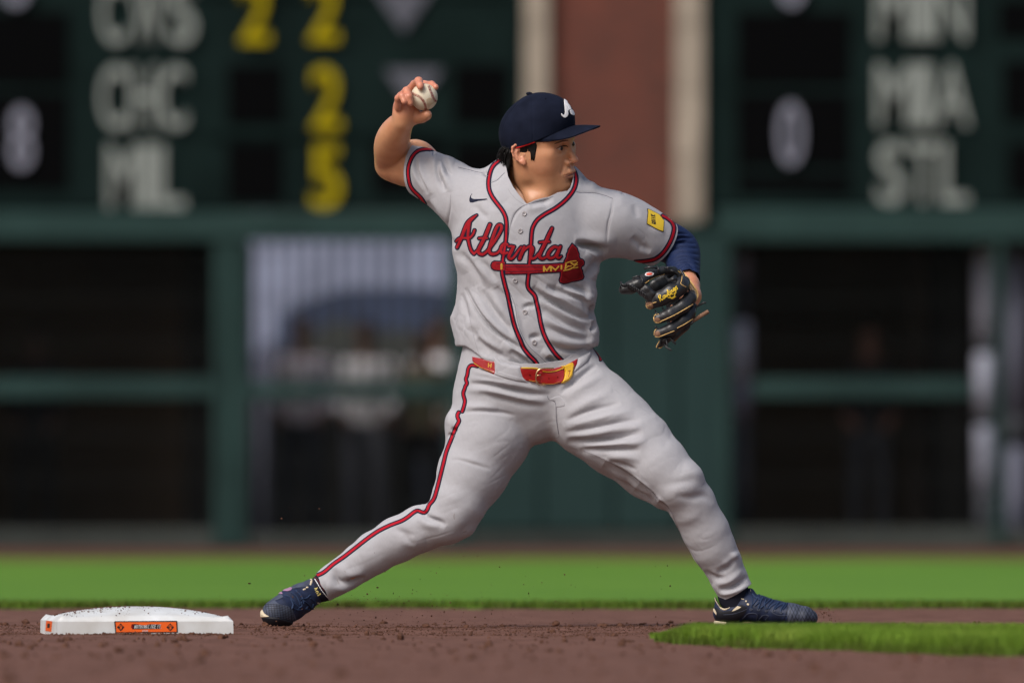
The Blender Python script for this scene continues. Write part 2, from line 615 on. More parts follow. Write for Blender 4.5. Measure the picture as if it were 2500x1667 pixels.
m_inside = M('arcade_brown_wall', (0.150, 0.098, 0.060), 0.9, spec=0.05, var=0.5, vscale=0.6)
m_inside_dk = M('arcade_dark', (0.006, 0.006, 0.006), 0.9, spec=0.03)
m_wire = M('fence_wire', (0.016, 0.02, 0.021), 0.5, metal=0.3)
m_streak = M('pale_streak', (0.42, 0.44, 0.54), 0.6)
m_floor = M('arcade_floor', (0.05, 0.05, 0.05), 0.9)

def brick_mat():
    m = bpy.data.materials.new('red_brick'); m.use_nodes = True
    nt = m.node_tree; b = nt.nodes['Principled BSDF']; b.inputs['Roughness'].default_value = 0.9
    tc = nt.nodes.new('ShaderNodeTexCoord'); mp = nt.nodes.new('ShaderNodeMapping'); mp.inputs['Rotation'].default_value = (math.radians(90), 0, 0)
    br = nt.nodes.new('ShaderNodeTexBrick'); br.inputs['Scale'].default_value = 4.6
    br.inputs['Color1'].default_value = (0.150, 0.038, 0.022, 1); br.inputs['Color2'].default_value = (0.105, 0.029, 0.018, 1)
    br.inputs['Mortar'].default_value = (0.095, 0.050, 0.038, 1); br.inputs['Mortar Size'].default_value = 0.03
    n = nt.nodes.new('ShaderNodeTexNoise'); n.inputs['Scale'].default_value = 1.3
    mx = nt.nodes.new('ShaderNodeMixRGB'); mx.blend_type = 'MULTIPLY'; mx.inputs[0].default_value = 0.6
    r = nt.nodes.new('ShaderNodeValToRGB'); r.color_ramp.elements[0].color = (0.6, 0.7, 0.8, 1); r.color_ramp.elements[1].color = (1.25, 1.1, 1.1, 1)
    r.color_ramp.elements[0].position = 0.35; r.color_ramp.elements[1].position = 0.65
    nt.links.new(tc.outputs['Object'], mp.inputs['Vector']); nt.links.new(mp.outputs[0], br.inputs['Vector'])
    nt.links.new(tc.outputs['Object'], n.inputs['Vector']); nt.links.new(n.outputs['Fac'], r.inputs['Fac'])
    nt.links.new(br.outputs['Color'], mx.inputs[1]); nt.links.new(r.outputs[0], mx.inputs[2]); nt.links.new(mx.outputs[0], b.inputs['Base Color'])
    return m
m_brick = brick_mat()

def grass_mat(name, c1, c2, c3, sc):
    m = bpy.data.materials.new(name); m.use_nodes = True
    nt = m.node_tree; b = nt.nodes['Principled BSDF']; b.inputs['Roughness'].default_value = 0.65
    b.inputs['Specular IOR Level'].default_value = 0.15
    tc = nt.nodes.new('ShaderNodeTexCoord')
    n = nt.nodes.new('ShaderNodeTexNoise'); n.inputs['Scale'].default_value = sc; n.inputs['Detail'].default_value = 4
    r = nt.nodes.new('ShaderNodeValToRGB')
    r.color_ramp.elements[0].position = 0.3; r.color_ramp.elements[0].color = (*c1, 1)
    r.color_ramp.elements[1].position = 0.72; r.color_ramp.elements[1].color = (*c3, 1)
    e = r.color_ramp.elements.new(0.5); e.color = (*c2, 1)
    nt.links.new(tc.outputs['Object'], n.inputs['Vector']); nt.links.new(n.outputs['Fac'], r.inputs['Fac']); nt.links.new(r.outputs[0], b.inputs['Base Color'])
    bp = nt.nodes.new('ShaderNodeBump'); bp.inputs['Strength'].default_value = 0.5; bp.inputs['Distance'].default_value = 0.02
    n2 = nt.nodes.new('ShaderNodeTexNoise'); n2.inputs['Scale'].default_value = 40
    nt.links.new(tc.outputs['Object'], n2.inputs['Vector']); nt.links.new(n2.outputs['Fac'], bp.inputs['Height']); nt.links.new(bp.outputs[0], b.inputs['Normal'])
    return m
m_grass = grass_mat('outfield_turf', (0.080, 0.186, 0.011), (0.098, 0.212, 0.014), (0.122, 0.240, 0.019), 0.5)
m_blade = grass_mat('grass_blade', (0.080, 0.110, 0.015), (0.130, 0.235, 0.020), (0.210, 0.300, 0.045), 2.5)
m_fringe = grass_mat('turf_edge_dry_shade', (0.075, 0.080, 0.018), (0.080, 0.135, 0.014), (0.100, 0.175, 0.020), 5.0)  # darker green stands in for shade along the turf edge; brown is dry grass
m_dirt = M('infield_dirt', (0.178, 0.092, 0.071), 0.95, col2=(0.112, 0.056, 0.041), vscale=9, bump=0.9, bscale=160, spec=0.1, detail=9, bdist=0.004)
m_crumb = M('dirt_crumb', (0.140, 0.070, 0.048), 0.95, col2=(0.060, 0.029, 0.019), vscale=30, bump=0.6, bscale=300, spec=0.1)
m_track = M('warning_track', (0.105, 0.042, 0.022), 0.95, var=0.2, vscale=2)
m_ground = M('ground_soil', (0.06, 0.07, 0.035), 0.95, var=0.3, vscale=0.2)

# ------------------------------------------------------------------ ground
def sheet(name, x0, x1, y0, y1, z, mat, nx=1, ny=1):
    xs = np.linspace(x0, x1, nx + 1); ys = np.linspace(y0, y1, ny + 1)
    V = [(x, y, z) for y in ys for x in xs]
    F = [(j * (nx + 1) + i, j * (nx + 1) + i + 1, (j + 1) * (nx + 1) + i + 1, (j + 1) * (nx + 1) + i) for j in range(ny) for i in range(nx)]
    return mesh_obj(name, V, F, mat, None, False)
tag(sheet('ground', -900, 900, -300, 1500, -0.16, m_ground), kind='structure')
tag(sheet('warning_track', -60, 60, 40.5, 59.9, -0.004, m_track), kind='structure')

# outfield grass: a low bank of turf whose near edge is ragged
def turf(name, xs, edge, yfar, z, mat):
    V = []; n = len(xs)
    ys_t = [0, 0.03, 0.10, 0.4, 2, 8, 20, 1]
    rows = []
    for k, t in enumerate([0.0, 0.0, 0.02, 0.08, 0.3, 1.5, 6.0, 18.0, None]):
        for x, e in zip(xs, edge):
            y = yfar if t is None else e + t
            zz = -0.05 if k == 0 else (z * 0.55 if k == 1 else z)
            V.append((x, y, zz + (0.004 * math.sin(x * 3.1 + y * 1.7) if k > 2 else 0)))
    F = [(r * n + i, r * n + i + 1, (r + 1) * n + i + 1, (r + 1) * n + i) for r in range(8) for i in range(n - 1)]
    return mesh_obj(name, V, F, mat, None, True)
xs = np.concatenate([np.linspace(-60, -4, 15), np.linspace(-3.8, 3.8, 260), np.linspace(4, 60, 15)])
edge = [5.7 + 0.05 * math.sin(x * 9) + 0.04 * math.sin(x * 23 + 1) + random.uniform(-0.04, 0.04) + 0.002 * x * x for x in xs]
tag(turf('outfield_grass', xs, edge, 41.0, 0.004, m_grass), kind='structure')

def dirt_h(x, y):
    P = np.stack([x.ravel(), y.ravel(), np.zeros(x.size)], 1)
    h = 0.006 * fbm(P, 0.8, 3) + 0.0032 * fbm(P, 3.2, 5) + 0.0030 * fbm(P * np.array([1, 0.6, 1]), 11.0, 9) ** 1
    # clumps: sparse bumps
    c = fbm(P, 6.0, 21)
    h += 0.010 * np.clip(c - 0.45, 0, 1)
    # soil raked up against the base and kicked by the rear foot
    def mound(cx, cy, sx, sy, a):
        return a * np.exp(-0.5 * (((x - cx) / sx) ** 2 + ((y - cy) / sy) ** 2)).ravel()
    h += mound(-0.60, 0.05, 0.10, 0.12, 0.006) + mound(0.62, 0.02, 0.18, 0.10, 0.003)
    t_ = np.clip((-0.10 - y.ravel()) / 0.65, 0, 1)
    h -= 0.0125 * t_ * t_ * (3 - 2 * t_)
    return h.reshape(x.shape)
gx = np.linspace(-3.4, 3.4, 340)
gy = np.concatenate([np.linspace(-14, -4, 160, endpoint=False), np.linspace(-4, 2, 340, endpoint=False), np.linspace(2, 6.6, 90)])
GX, GY = np.meshgrid(gx, gy, indexing='ij')
GZ = dirt_h(GX, GY)
idx = np.arange(GX.size).reshape(GX.shape)
F = np.stack([idx[:-1, :-1].ravel(), idx[1:, :-1].ravel(), idx[1:, 1:].ravel(), idx[:-1, 1:].ravel()], 1)
tag(mesh_obj('infield_dirt', np.stack([GX.ravel(), GY.ravel(), GZ.ravel()], 1), F, m_dirt), kind='structure')
def border_sheet():
    m = MB()
    for a, b in (((-60, -40), (-3.39, 6.6)), ((3.39, -40), (60, 6.6)), ((-3.39, -40), (3.39, -13.98))):
        m.add([(a[0], a[1], -0.03), (b[0], a[1], -0.03), (b[0], b[1], -0.03), (a[0], b[1], -0.03)], [(0, 1, 2, 3)])
    return m.build('dirt_apron', m_dirt)
tag(border_sheet(), kind='structure')

# ------------------------------------------------------------------ outfield wall, 90 m from the camera
YW = 60.0
KW = SCL(YW)
def rect(mb, x0, y0, x1, y1, Y=YW, t=0.3):
    """a block whose face shows at these pixels, standing at depth Y, t metres thick"""
    a = W(x0, y1, Y); b = W(x1, y0, Y)
    mb.box((a.x, Y, a.z), (b.x, Y + t, b.z)); return mb
def wall_thing(name, label, cat, px, group=None):
    p = W(px[0], px[1], YW)
    return tag(empty(name, (p.x, YW, 0)), label, cat, group)
def rpart(name, x0, y0, x1, y1, mat, par, Y=YW, t=0.3, bevel=0.02):
    return rect(MB(), x0, y0, x1, y1, Y, t).build(name, mat, par, bevel=bevel)

def glyph(name, ch, cx, top, w, h, mat, par, Y):
    cu = bpy.data.curves.new(name, 'FONT'); cu.body = ch; cu.extrude = 0.012; cu.offset = 0.012
    o = bpy.data.objects.new(name, cu); COL.objects.link(o)
    bpy.context.view_layer.update()
    me = bpy.data.meshes.new_from_object(o.evaluated_get(bpy.context.evaluated_depsgraph_get()))
    bpy.data.objects.remove(o)
    co = np.zeros(len(me.vertices) * 3); me.vertices.foreach_get('co', co); co = co.reshape(-1, 3)
    lo, hi = co.min(0), co.max(0)
    a = W(cx - w / 2, top + h, Y); b = W(cx + w / 2, top, Y)
    out = np.zeros_like(co)
    out[:, 0] = a.x + (co[:, 0] - lo[0]) / (hi[0] - lo[0]) * (b.x - a.x)
    out[:, 2] = a.z + (co[:, 1] - lo[1]) / (hi[1] - lo[1]) * (b.z - a.z)
    out[:, 1] = Y - (co[:, 2] - lo[2]) / (hi[2] - lo[2] + 1e-9) * 0.03
    pl = np.array(parent_loc(par))
    me.vertices.foreach_set('co', (out - pl).ravel()); me.name = name
    me.materials.clear(); me.materials.append(mat)
    ob = bpy.data.objects.new(name, me)
    return link(ob, par)

# --- left scoreboard
sb = wall_thing('scoreboard', 'dark green scoreboard with yellow numbers and white team codes left of the brick pillar', 'scoreboard', (620, 500))
rpart('panel', -9000, -420, 1278, 512, m_board, sb, YW, 0.35)
for x0, y0, x1, y1 in ((555, 158, 690, 300), (555, 348, 690, 492), (1108, 158, 1240, 300), (1108, 352, 1240, 492), (-60, 30, 165, 205), (-60, 228, 165, 458), (912, 348, 1080, 470)):
    rpart('number_slot', x0, y0, x1, y1, m_black, sb, YW - 0.02, 0.02, 0)
for y in (-20, 325, 500):
    rpart('row_rail', 500, y, 1250, y + 8, m_board, sb, YW - 0.03, 0.03, 0)
for word, top, x0, ws in (('CWS', -46, 240, (74, 92, 76)), ('CHC', 161, 240, (74, 72, 74)), ('MIL', 354, 258, (84, 36, 78))):
    x = x0
    for ch, w in zip(word, ws):
        glyph('letter', ch, x + w / 2, top, w * 0.9, 154, m_white_letter, sb, YW - 0.035); x += w
for ch, cx, top in (('2', 622, -55), ('2', 790, -58), ('2', 796, 155), ('5', 796, 347)):
    glyph('number', ch, cx, top + 9, 74, 152, m_yellow_letter, sb, YW - 0.035)
glyph('number', '8', 52, 262, 58, 150, m_white_tile, sb, YW - 0.035)
glyph('number', '8', 38, -134, 66, 150, m_white_tile, sb, YW - 0.035)
def tri_mark(cx, top, par):
    m = MB(); pts = [W(cx - 70, top, YW - 0.04), W(cx + 70, top, YW - 0.04), W(cx, top + 100, YW - 0.04)]
    vs = [tuple(p) for p in pts] + [(p.x, YW - 0.02, p.z) for p in pts]
    m.add(vs, [(0, 2, 1), (3, 4, 5), (0, 1, 4, 3), (1, 2, 5, 4), (2, 0, 3, 5)])
    return m.build('inning_marker', m_white_tile2, par)
m_white_tile2 = M('marker_white', (0.10, 0.105, 0.13), 0.85, spec=0.1)
tri_mark(1010, 170, sb); tri_mark(985, -22, sb)

# --- right scoreboard
sb2 = wall_thing('scoreboard', 'dark green hand operated scoreboard with white team codes right of the brick pillar', 'scoreboard', (2150, 500))
rpart('panel', 1720, -420, 11000, 505, m_board, sb2, YW, 0.35)
for x0, y0, x1, y1 in ((1800, 30, 2075, 205), (1800, 228, 2075, 405), (1800, 425, 2075, 468), (2440, 0, 2600, 90), (2450, 150, 2600, 290), (2462, 355, 2600, 470)):
    rpart('number_slot', x0, y0, x1, y1, m_black, sb2, YW - 0.02, 0.02, 0)
for word, top, x0, ws in (('MIN', -54, 2132, (96, 46, 92)), ('MIA', 156, 2134, (96, 46, 96)), ('STL', 346, 2136, (78, 78, 76))):
    x = x0
    for ch, w in zip(word, ws):
        glyph('letter', ch, x + w / 2, top, w * 0.9, 152, m_white_letter, sb2, YW - 0.035); x += w
glyph('number', '0', 1930, 252, 62, 150, m_white_tile, sb2, YW - 0.035)
glyph('number', '0', 1932, -134, 74, 150, m_white_tile, sb2, YW - 0.035)

# --- brick pillar with stone pilasters
bp_ = wall_thing('brick_pillar', 'red brick pillar between the two scoreboards', 'pillar', (1490, 540))
rpart('brickwork', 1330, -420, 1655, 548, m_brick, bp_, YW + 0.05, 0.5, 0)
for x0, x1, lab in ((1279, 1341, 'pale stone column on the left edge of the red brick pillar'), (1648, 1718, 'pale stone column on the right edge of the red brick pillar')):
    st = wall_thing('stone_column', lab, 'column', ((x0 + x1) / 2, 540), 'stone columns flanking the brick pillar')
    for k in range(6):
        rpart('stone_block', x0, -420 + k * 160.5 + 1.5, x1, -420 + (k + 1) * 160.5, m_stone, st, YW - 0.08, 0.55, 0.012)

# --- green padded wall below the pillar
pw = wall_thing('padded_wall', 'plain dark green padded wall below the brick pillar, behind the player', 'wall', (1480, 1330))
for x0, x1 in ((1150, 1322), (1325, 1497), (1500, 1655), (1658, 1758)):
    rpart('pad', x0, 552, x1, 1296, m_pad, pw, YW - 0.10, 0.40, 0.03)
rpart('top_ledge', 1145, 546, 1765, 556, m_green, pw, YW - 0.14, 0.5, 0.01)
rpart('kick_board', 1140, 1298, 1765, 1341, m_base_rail, pw, YW - 0.08, 0.4, 0.01)

for x0, x1, lab in ((-9000, -162, 'long green padded wall running off to the left of the picture'), (2702, 11000, 'long green padded wall running off to the right of the picture')):
    ow = wall_thing('padded_wall', lab, 'wall', ((x0 + x1) / 2, 1330))
    rpart('pad', x0, 516, x1, 1296, m_pad, ow, YW - 0.10, 0.40, 0.03)
    rpart('kick_board', x0, 1298, x1, 1341, m_base_rail, ow, YW - 0.08, 0.4, 0.01)

# --- gate frames over the arcade openings
def lattice(x0, y0, x1, y1, Y, pitch=19.0):
    m = MB()
    x = x0
    while x < x1:
        a = W(x, y1, Y); b = W(x + (8 if pitch > 30 else 1.5), y0, Y)
        m.box((a.x, Y, a.z), (b.x, Y + 0.008, b.z)); x += pitch
    y = y0 + 30
    while y < y1:
        a = W(x0, y + 2.0, Y); b = W(x1, y, Y)
        m.box((a.x, Y - 0.006, a.z), (b.x, Y - 0.001, b.z)); y += 110
    return m
gf = wall_thing('fence_gate', 'dark green steel gate frame over the dark arcade opening at the far left', 'gate', (250, 1330), 'gates in the outfield wall')
rpart('top_beam', -160, 516, 1145, 588, m_green, gf, YW - 0.12, 0.2)
rpart('middle_beam', -160, 922, 522, 972, m_green, gf, YW - 0.07, 0.07)
rpart('bottom_beam', -160, 1292, 522, 1341, m_base_rail, gf, YW - 0.06, 0.12)
rpart('post', 522, 588, 552, 1341, m_green, gf, YW - 0.10, 0.12)
tag(lattice(-160, 590, 520, 1290, YW, 13).build('wire_mesh', m_wire, gf), kind='stuff')
gf2 = wall_thing('fence_gate', 'green steel gate frame with pale crowd behind its mesh, left of the player', 'gate', (850, 1330), 'gates in the outfield wall')
rpart('post', 556, 588, 602, 1341, m_green, gf2, YW - 0.10, 0.12)
rpart('post', 1098, 588, 1146, 1341, m_green, gf2, YW - 0.10, 0.12)
rpart('middle_beam', 602, 932, 1098, 976, m_green, gf2, YW - 0.07, 0.07)
rpart('bottom_beam', 602, 1300, 1098, 1341, m_base_rail, gf2, YW - 0.06, 0.12)
tag(lattice(602, 590, 1098, 930, YW, 37).build('wire_mesh', m_wire, gf2), kind='stuff')
tag(lattice(602, 978, 1098, 1300, YW, 13).build('wire_mesh', m_wire, gf2), kind='stuff')
gf3 = wall_thing('fence_gate', 'dark green steel gate frame over the dark arcade opening on the right', 'gate', (2100, 1330), 'gates in the outfield wall')
rpart('top_beam', 1750, 508, 2700, 590, m_green, gf3, YW - 0.12, 0.2)
rpart('post', 1752, 590, 1786, 1341, m_green, gf3, YW - 0.10, 0.12)
rpart('post', 2428, 590, 2450, 1341, m_green, gf3, YW - 0.10, 0.12)
rpart('middle_beam', 1838, 925, 2375, 972, m_green, gf3, YW - 0.07, 0.07)
rpart('bottom_beam', 1786, 1290, 2428, 1341, m_base_rail, gf3, YW - 0.06, 0.12)
rpart('bottom_beam', 2450, 1290, 2700, 1341, m_base_rail, gf3, YW - 0.06, 0.12)
tag(lattice(1840, 590, 2372, 1290, YW, 13).build('wire_mesh', m_wire, gf3), kind='stuff')

# pale vertical streaks beside the posts, built as stacked tubes
def streak(px, segs, lab, Y=YW + 0.4, w=40):
    p = W(px, 1341, Y)
    t = tag(empty('gate_streak', (p.x, Y, 0)), lab, 'streak', 'pale streaks beside the gates')
    for y0, y1, mat in segs:
        a = W(px - w / 2, y1, Y); b = W(px + w / 2, y0, Y)
        c = (a.x + b.x) / 2; r = (b.x - a.x) / 2
        MB().tube([(c, Y, a.z), (c, Y, b.z)], r, 14).build('sleeve', mat, t, smooth=True)
    return t
m_streak_dk = M('dark_streak', (0.045, 0.05, 0.06), 0.6)
m_mid_grey = M('mid_grey', (0.17, 0.18, 0.24), 0.6)
streak(1808, [(596, 690, m_mid_grey), (690, 785, m_streak_dk), (785, 935, m_streak), (935, 1030, m_mid_grey), (1030, 1335, m_streak_dk)], 'pale grey pole just right of the green padded wall, seen through the gate', w=48)
streak(2402, [(596, 830, m_streak), (830, 862, m_streak_dk), (862, 1010, m_streak), (1010, 1040, m_streak_dk), (1040, 1200, m_streak), (1200, 1335, m_streak_dk)], 'pale grey pole left of the thin green post near the right edge', w=42)
streak(2482, [(596, 1015, m_mid_grey), (1015, 1090, m_streak_dk), (1090, 1335, m_mid_grey)], 'wide bluish grey pole at the very right edge of the picture', w=52)
streak(612, [(596, 800, m_mid_grey), (800, 860, m_mid_grey), (860, 1335, m_streak_dk)], 'bluish grey pole just right of the double green post on the left', w=16)

# --- arcade behind the openings
ar = wall_thing('arcade', 'dark brick arcade behind the gate openings of the outfield wall', 'building', (1250, 1330))
def abox(name, a, b, mat):
    return MB().box(a, b).build(name, mat, ar)
xl = lambda p, Y=YW: W(p, 0, Y).x
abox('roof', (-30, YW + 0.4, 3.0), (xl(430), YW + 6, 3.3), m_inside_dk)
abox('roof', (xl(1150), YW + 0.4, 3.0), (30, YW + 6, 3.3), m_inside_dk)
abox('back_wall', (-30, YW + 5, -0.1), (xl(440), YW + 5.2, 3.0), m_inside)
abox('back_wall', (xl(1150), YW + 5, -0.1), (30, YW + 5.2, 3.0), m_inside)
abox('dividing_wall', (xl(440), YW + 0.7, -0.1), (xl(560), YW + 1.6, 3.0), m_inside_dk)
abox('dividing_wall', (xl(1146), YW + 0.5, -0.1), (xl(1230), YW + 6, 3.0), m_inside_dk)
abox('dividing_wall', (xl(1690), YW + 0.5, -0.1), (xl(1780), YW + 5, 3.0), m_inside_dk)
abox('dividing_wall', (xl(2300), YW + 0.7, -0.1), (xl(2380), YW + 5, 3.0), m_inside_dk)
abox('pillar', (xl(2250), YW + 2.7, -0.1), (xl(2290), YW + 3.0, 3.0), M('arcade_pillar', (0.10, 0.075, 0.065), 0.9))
tag(sheet('arcade_floor', -30, 30, YW + 0.3, YW + 16, -0.005, m_floor), kind='structure')
wallb = abox('upper_wall', (-60, YW + 0.45, 4.1), (60, YW + 0.8, 7.2), m_board)

# --- promenade seen through the left gate: sunlit canopy, dark canopy edge, low planter
m_canvas = M('canvas_pale', (0.26, 0.29, 0.40), 0.8, var=0.45, vscale=0.9)
m_canvas_dk = M('canvas_blue', (0.050, 0.068, 0.125), 0.8, var=0.3, vscale=1.4)
YC = YW + 9
def B3(px, py, Y): return W(px, py, Y)
def slab(name, pts, Y, t, mat, par):
    P = [B3(x, y, Y) for x, y in pts]; n = len(P)
    m = MB(); m.add([tuple(p) for p in P] + [(p.x, Y + t, p.z) for p in P], [tuple(range(n)), tuple(range(2 * n - 1, n - 1, -1))] + [(i, (i + 1) % n, n + (i + 1) % n, n + i) for i in range(n)])
    return m.build(name, mat, par)
can = tag(empty('canopy_tent', (B3(850, 0, YC).x, YC, 0)), 'pale grey blue tent with dark blue front behind the gate left of the player', 'tent')
slab('roof_cloth', [(600, 560), (1180, 560), (1180, 720), (860, 705), (820, 735), (700, 790), (640, 870), (604, 880)], YC, 0.5, m_canvas, can)
slab('valance', [(676, 775), (740, 735), (830, 705), (1010, 700), (1180, 715), (1180, 800), (900, 805), (820, 780), (700, 850), (680, 900)], YC - 0.3, 0.2, m_canvas_dk, can)
slab('side_cloth', [(612, 870), (682, 815), (690, 900), (660, 960), (618, 920)], YC - 0.1, 0.2, M('canvas_mid', (0.12, 0.13, 0.19), 0.8), can)
for px in (640, 1120):
    a = B3(px, 1336, YC - 0.05)
    MB().tube([(a.x, YC + 0.2, 0), (a.x, YC + 0.2, 3.0)], 0.04, 8).build('tent_pole', m_mid_grey, can, smooth=True)
far = tag(empty('far_wall', (B3(850, 0, YW + 14).x, YW + 14, 0)), 'dark low wall at the back of the promenade behind the tent', 'wall')
MB().box((-8, YW + 14, 0), (4, YW + 14.3, 1.45)).build('wall', m_inside_dk, far)

# --- people standing behind the gates (far out of focus)
m_far_skin = M('far_skin', (0.15, 0.08, 0.055), 0.7)
m_hair_far = M('far_hair', (0.012, 0.009, 0.008), 0.8)
def far_person(px, top, Y, shirt, trousers, lab, lean=0.0, face=0, skin=None):
    hd = W(px, top, Y); H = hd.z
    t = tag(empty('person', (hd.x, Y, 0)), lab, 'person', 'people behind the outfield gates')
    s = H / 1.75; cx = hd.x
    S = SDF((cx - .5, Y - .3, -0.02), (cx + .5, Y + .3, H + .05), 0.024)
    P = lambda x, y, z: (cx + x * s + lean * z, Y + y * s, z * s)
    S.ell(P(0, 0, 1.63), (0.078 * s, 0.095 * s, 0.115 * s), 0.01)
    S.cone(P(0, .01, 1.40), P(0, 0, 1.58), .06 * s, .055 * s, 0.02)
    S.cone(P(-.10, 0, 1.36), P(.10, 0, 1.36), .085 * s, .085 * s, 0.03)
    S.cone(P(0, 0, 1.30), P(0, 0, 0.98), .15 * s, .135 * s, 0.05, 0.8)
    for d in (-1, 1):
        S.cone(P(.17 * d, 0, 1.38), P(.21 * d, -.02, 1.10), .058 * s, .045 * s, 0.03)
        S.cone(P(.21 * d, -.02, 1.10), P(.15 * d, -.16, .95), .043 * s, .032 * s, 0.02)
        S.ell(P(.12 * d, -.20, .94), (.04 * s, .05 * s, .045 * s), 0.02)
        S.cone(P(.085 * d, 0, .92), P(.10 * d, 0, .50), .09 * s, .062 * s, 0.03)
        S.cone(P(.10 * d, 0, .50), P(.11 * d, .03, .09), .062 * s, .042 * s, 0.02)
        S.cone(P(.11 * d, .03, .05), P(.12 * d, -.13, .04), .045 * s, .04 * s, 0.02)
    V, Fq = S.mesh(); V = laplacian(V, Fq, 1)
    zz = V[:, 2] / s; ax = np.abs(V[:, 0] - cx - lean * zz) / s
    ft = zz[Fq].mean(1); fa = ax[Fq].mean(1); fy = (V[:, 1][Fq].mean(1) - Y) / s
    body = mesh_obj('body', V, Fq, skin or m_far_skin, t)
    for m_ in (shirt, trousers, m_hair_far): body.data.materials.append(m_)
    mi = np.where(ft > 1.43, 0, np.where(ft > 0.93, 1, 2))
    mi = np.where((fy < -0.12) & (ft > 0.85) & (ft < 1.05), 0, mi)
    mi = np.where(ft < 0.07, 3, mi)
    mi = np.where((ft > 1.66) | ((ft > 1.55) & (fy > 0.02)), 3, mi)
    body.data.polygons.foreach_set('material_index', mi.astype(np.int32))
    return t
m_shirt_w = M('far_shirt_white', (0.80, 0.80, 0.84), 0.8)
m_shirt_g = M('far_shirt_grey', (0.50, 0.47, 0.54), 0.8)
m_shirt_t = M('far_shirt_tan', (0.12, 0.11, 0.07), 0.8)
m_shirt_k = M('far_shirt_black', (0.014, 0.014, 0.018), 0.8)
m_jean = M('far_jeans', (0.030, 0.036, 0.055), 0.8)
m_trk = M('far_trousers_dark', (0.012, 0.012, 0.014), 0.8)
m_shorts = M('far_trousers_grey', (0.16, 0.17, 0.21), 0.8)
far_person(730, 765, YW + 5.5, m_shirt_g, m_jean, 'person in a grey shirt nearest the double green post behind the left gate', 0.02)
far_person(895, 775, YW + 5.0, m_shirt_w, m_shorts, 'person in a bright white shirt behind the middle of the left gate')
far_person(1030, 800, YW + 5.2, m_shirt_t, m_trk, 'person in a tan shirt behind the left gate, close to the player')
far_person(1075, 765, YW + 6.6, m_shirt_w, m_jean, 'person in a white shirt half hidden by the player at the left gate')
far_person(85, 790, YW + 2.4, m_shirt_k, m_trk, 'dark clothed person in the shade of the far left opening')
far_person(2122, 780, YW + 2.0, m_shirt_k, M('far_trousers_slate', (0.05, 0.055, 0.07), 0.8), 'dark clothed person with face coloured as if lit in the right hand opening', skin=M('far_skin_painted_lit', (0.33, 0.17, 0.13), 0.7))  # light on this face is put into a brighter skin colour
# ------------------------------------------------------------------ the player
m_cloth = M('uniform_grey', (0.405, 0.405, 0.432), 0.9, sheen=0.1, var=0.02, vscale=160, weave=0.14, bscale=650, spec=0.2, bdist=0.001)
m_navy = M('piping_navy', (0.008, 0.011, 0.030), 0.75, spec=0.2)
m_red = M('piping_red', (0.40, 0.004, 0.014), 0.7, spec=0.2)
m_redtw = M('twill_red', (0.31, 0.004, 0.011), 0.65, weave=0.4, bscale=700, spec=0.25)
m_redhi = M('stitch_red', (0.42, 0.006, 0.014), 0.6, spec=0.3)
m_darkred = M('twill_dark_red', (0.165, 0.003, 0.006), 0.7, weave=0.4, bscale=700, spec=0.2)
m_gold = M('thread_gold', (0.62, 0.36, 0.045), 0.55, spec=0.4)
m_yellow = M('patch_yellow', (0.80, 0.55, 0.04), 0.65)
m_btn = M('button_grey', (0.34, 0.32, 0.33), 0.4, spec=0.5)
m_seam = M('seam_thread', (0.30, 0.29, 0.31), 0.8)
m_belt = M('belt_red_leather', (0.33, 0.007, 0.009), 0.32, coat=0.4, bump=0.15, bscale=300, spec=0.5)
m_beltyel = M('belt_yellow_leather', (0.72, 0.42, 0.015), 0.35, coat=0.3, spec=0.5)
m_brass = M('buckle_brass', (0.72, 0.50, 0.28), 0.25, metal=1.0)

player = empty('person', tuple(W(1300, 1530, 0)[:2]) + (0.0,))
tag(player, 'baseball player in grey road uniform lunging to throw, ball cocked behind his head', 'person')

def st3(px, py, y, r):
    p = W(px, py, y); return (p.x, p.y, p.z, r * SCL(y))

# ---- trousers
T = SDF((-0.56, -0.36, 0.05), (0.66, 0.36, 0.78), 0.0042)
# pelvis and seat
T.chain([st3(1283, 850, 0.01, 152), st3(1290, 905, 0.01, 156), st3(1305, 930, 0.01, 138)], 0.03, 0.74)
T.chain([st3(1215, 955, 0.03, 98), st3(1390, 945, 0.02, 100)], 0.05, 0.95)
T.ell(W(1290, 960, 0.10), (0.15, 0.10, 0.10), 0.05)
rear_leg = [st3(1208, 975, 0.03, 101), st3(1193, 1070, 0.01, 99), st3(1153, 1157, -0.01, 84), st3(1119, 1228, -0.03, 67), st3(1103, 1258, -0.03, 58), st3(1090, 1272, -0.03, 55)]
rear_calf = [st3(1090, 1272, -0.03, 55), st3(1027, 1290, 0.00, 55), st3(969, 1318, 0.03, 55), st3(912, 1350, 0.05, 50), st3(878, 1373, 0.06, 45), st3(845, 1397, 0.07, 42), st3(817, 1414, 0.075, 39), st3(790, 1433, 0.08, 37)]
front_leg = [st3(1405, 975, 0.00, 108), st3(1450, 1010, -0.02, 107), st3(1502, 1050, -0.05, 99), st3(1552, 1088, -0.08, 89), st3(1608, 1140, -0.11, 75), st3(1655, 1185, -0.13, 62)]
front_calf = [st3(1655, 1185, -0.13, 62), st3(1688, 1228, -0.11, 57), st3(1724, 1298, -0.09, 56), st3(1742, 1338, -0.08, 53), st3(1762, 1373, -0.07, 47), st3(1779, 1410, -0.06, 43), st3(1797, 1446, -0.055, 44)]
for ch in (rear_leg, front_leg): T.chain(ch, 0.016, 1.0)
for ch in (rear_calf, front_calf): T.chain(ch, 0.012, 1.0)
T.ell(W(1306, 1034, 0.0), (0.050, 0.06, 0.050), 0.03)
T.cone(W(1139, 1290, -0.04), W(1120, 1270, -0.03), 0.012, 0.03, 0.03)
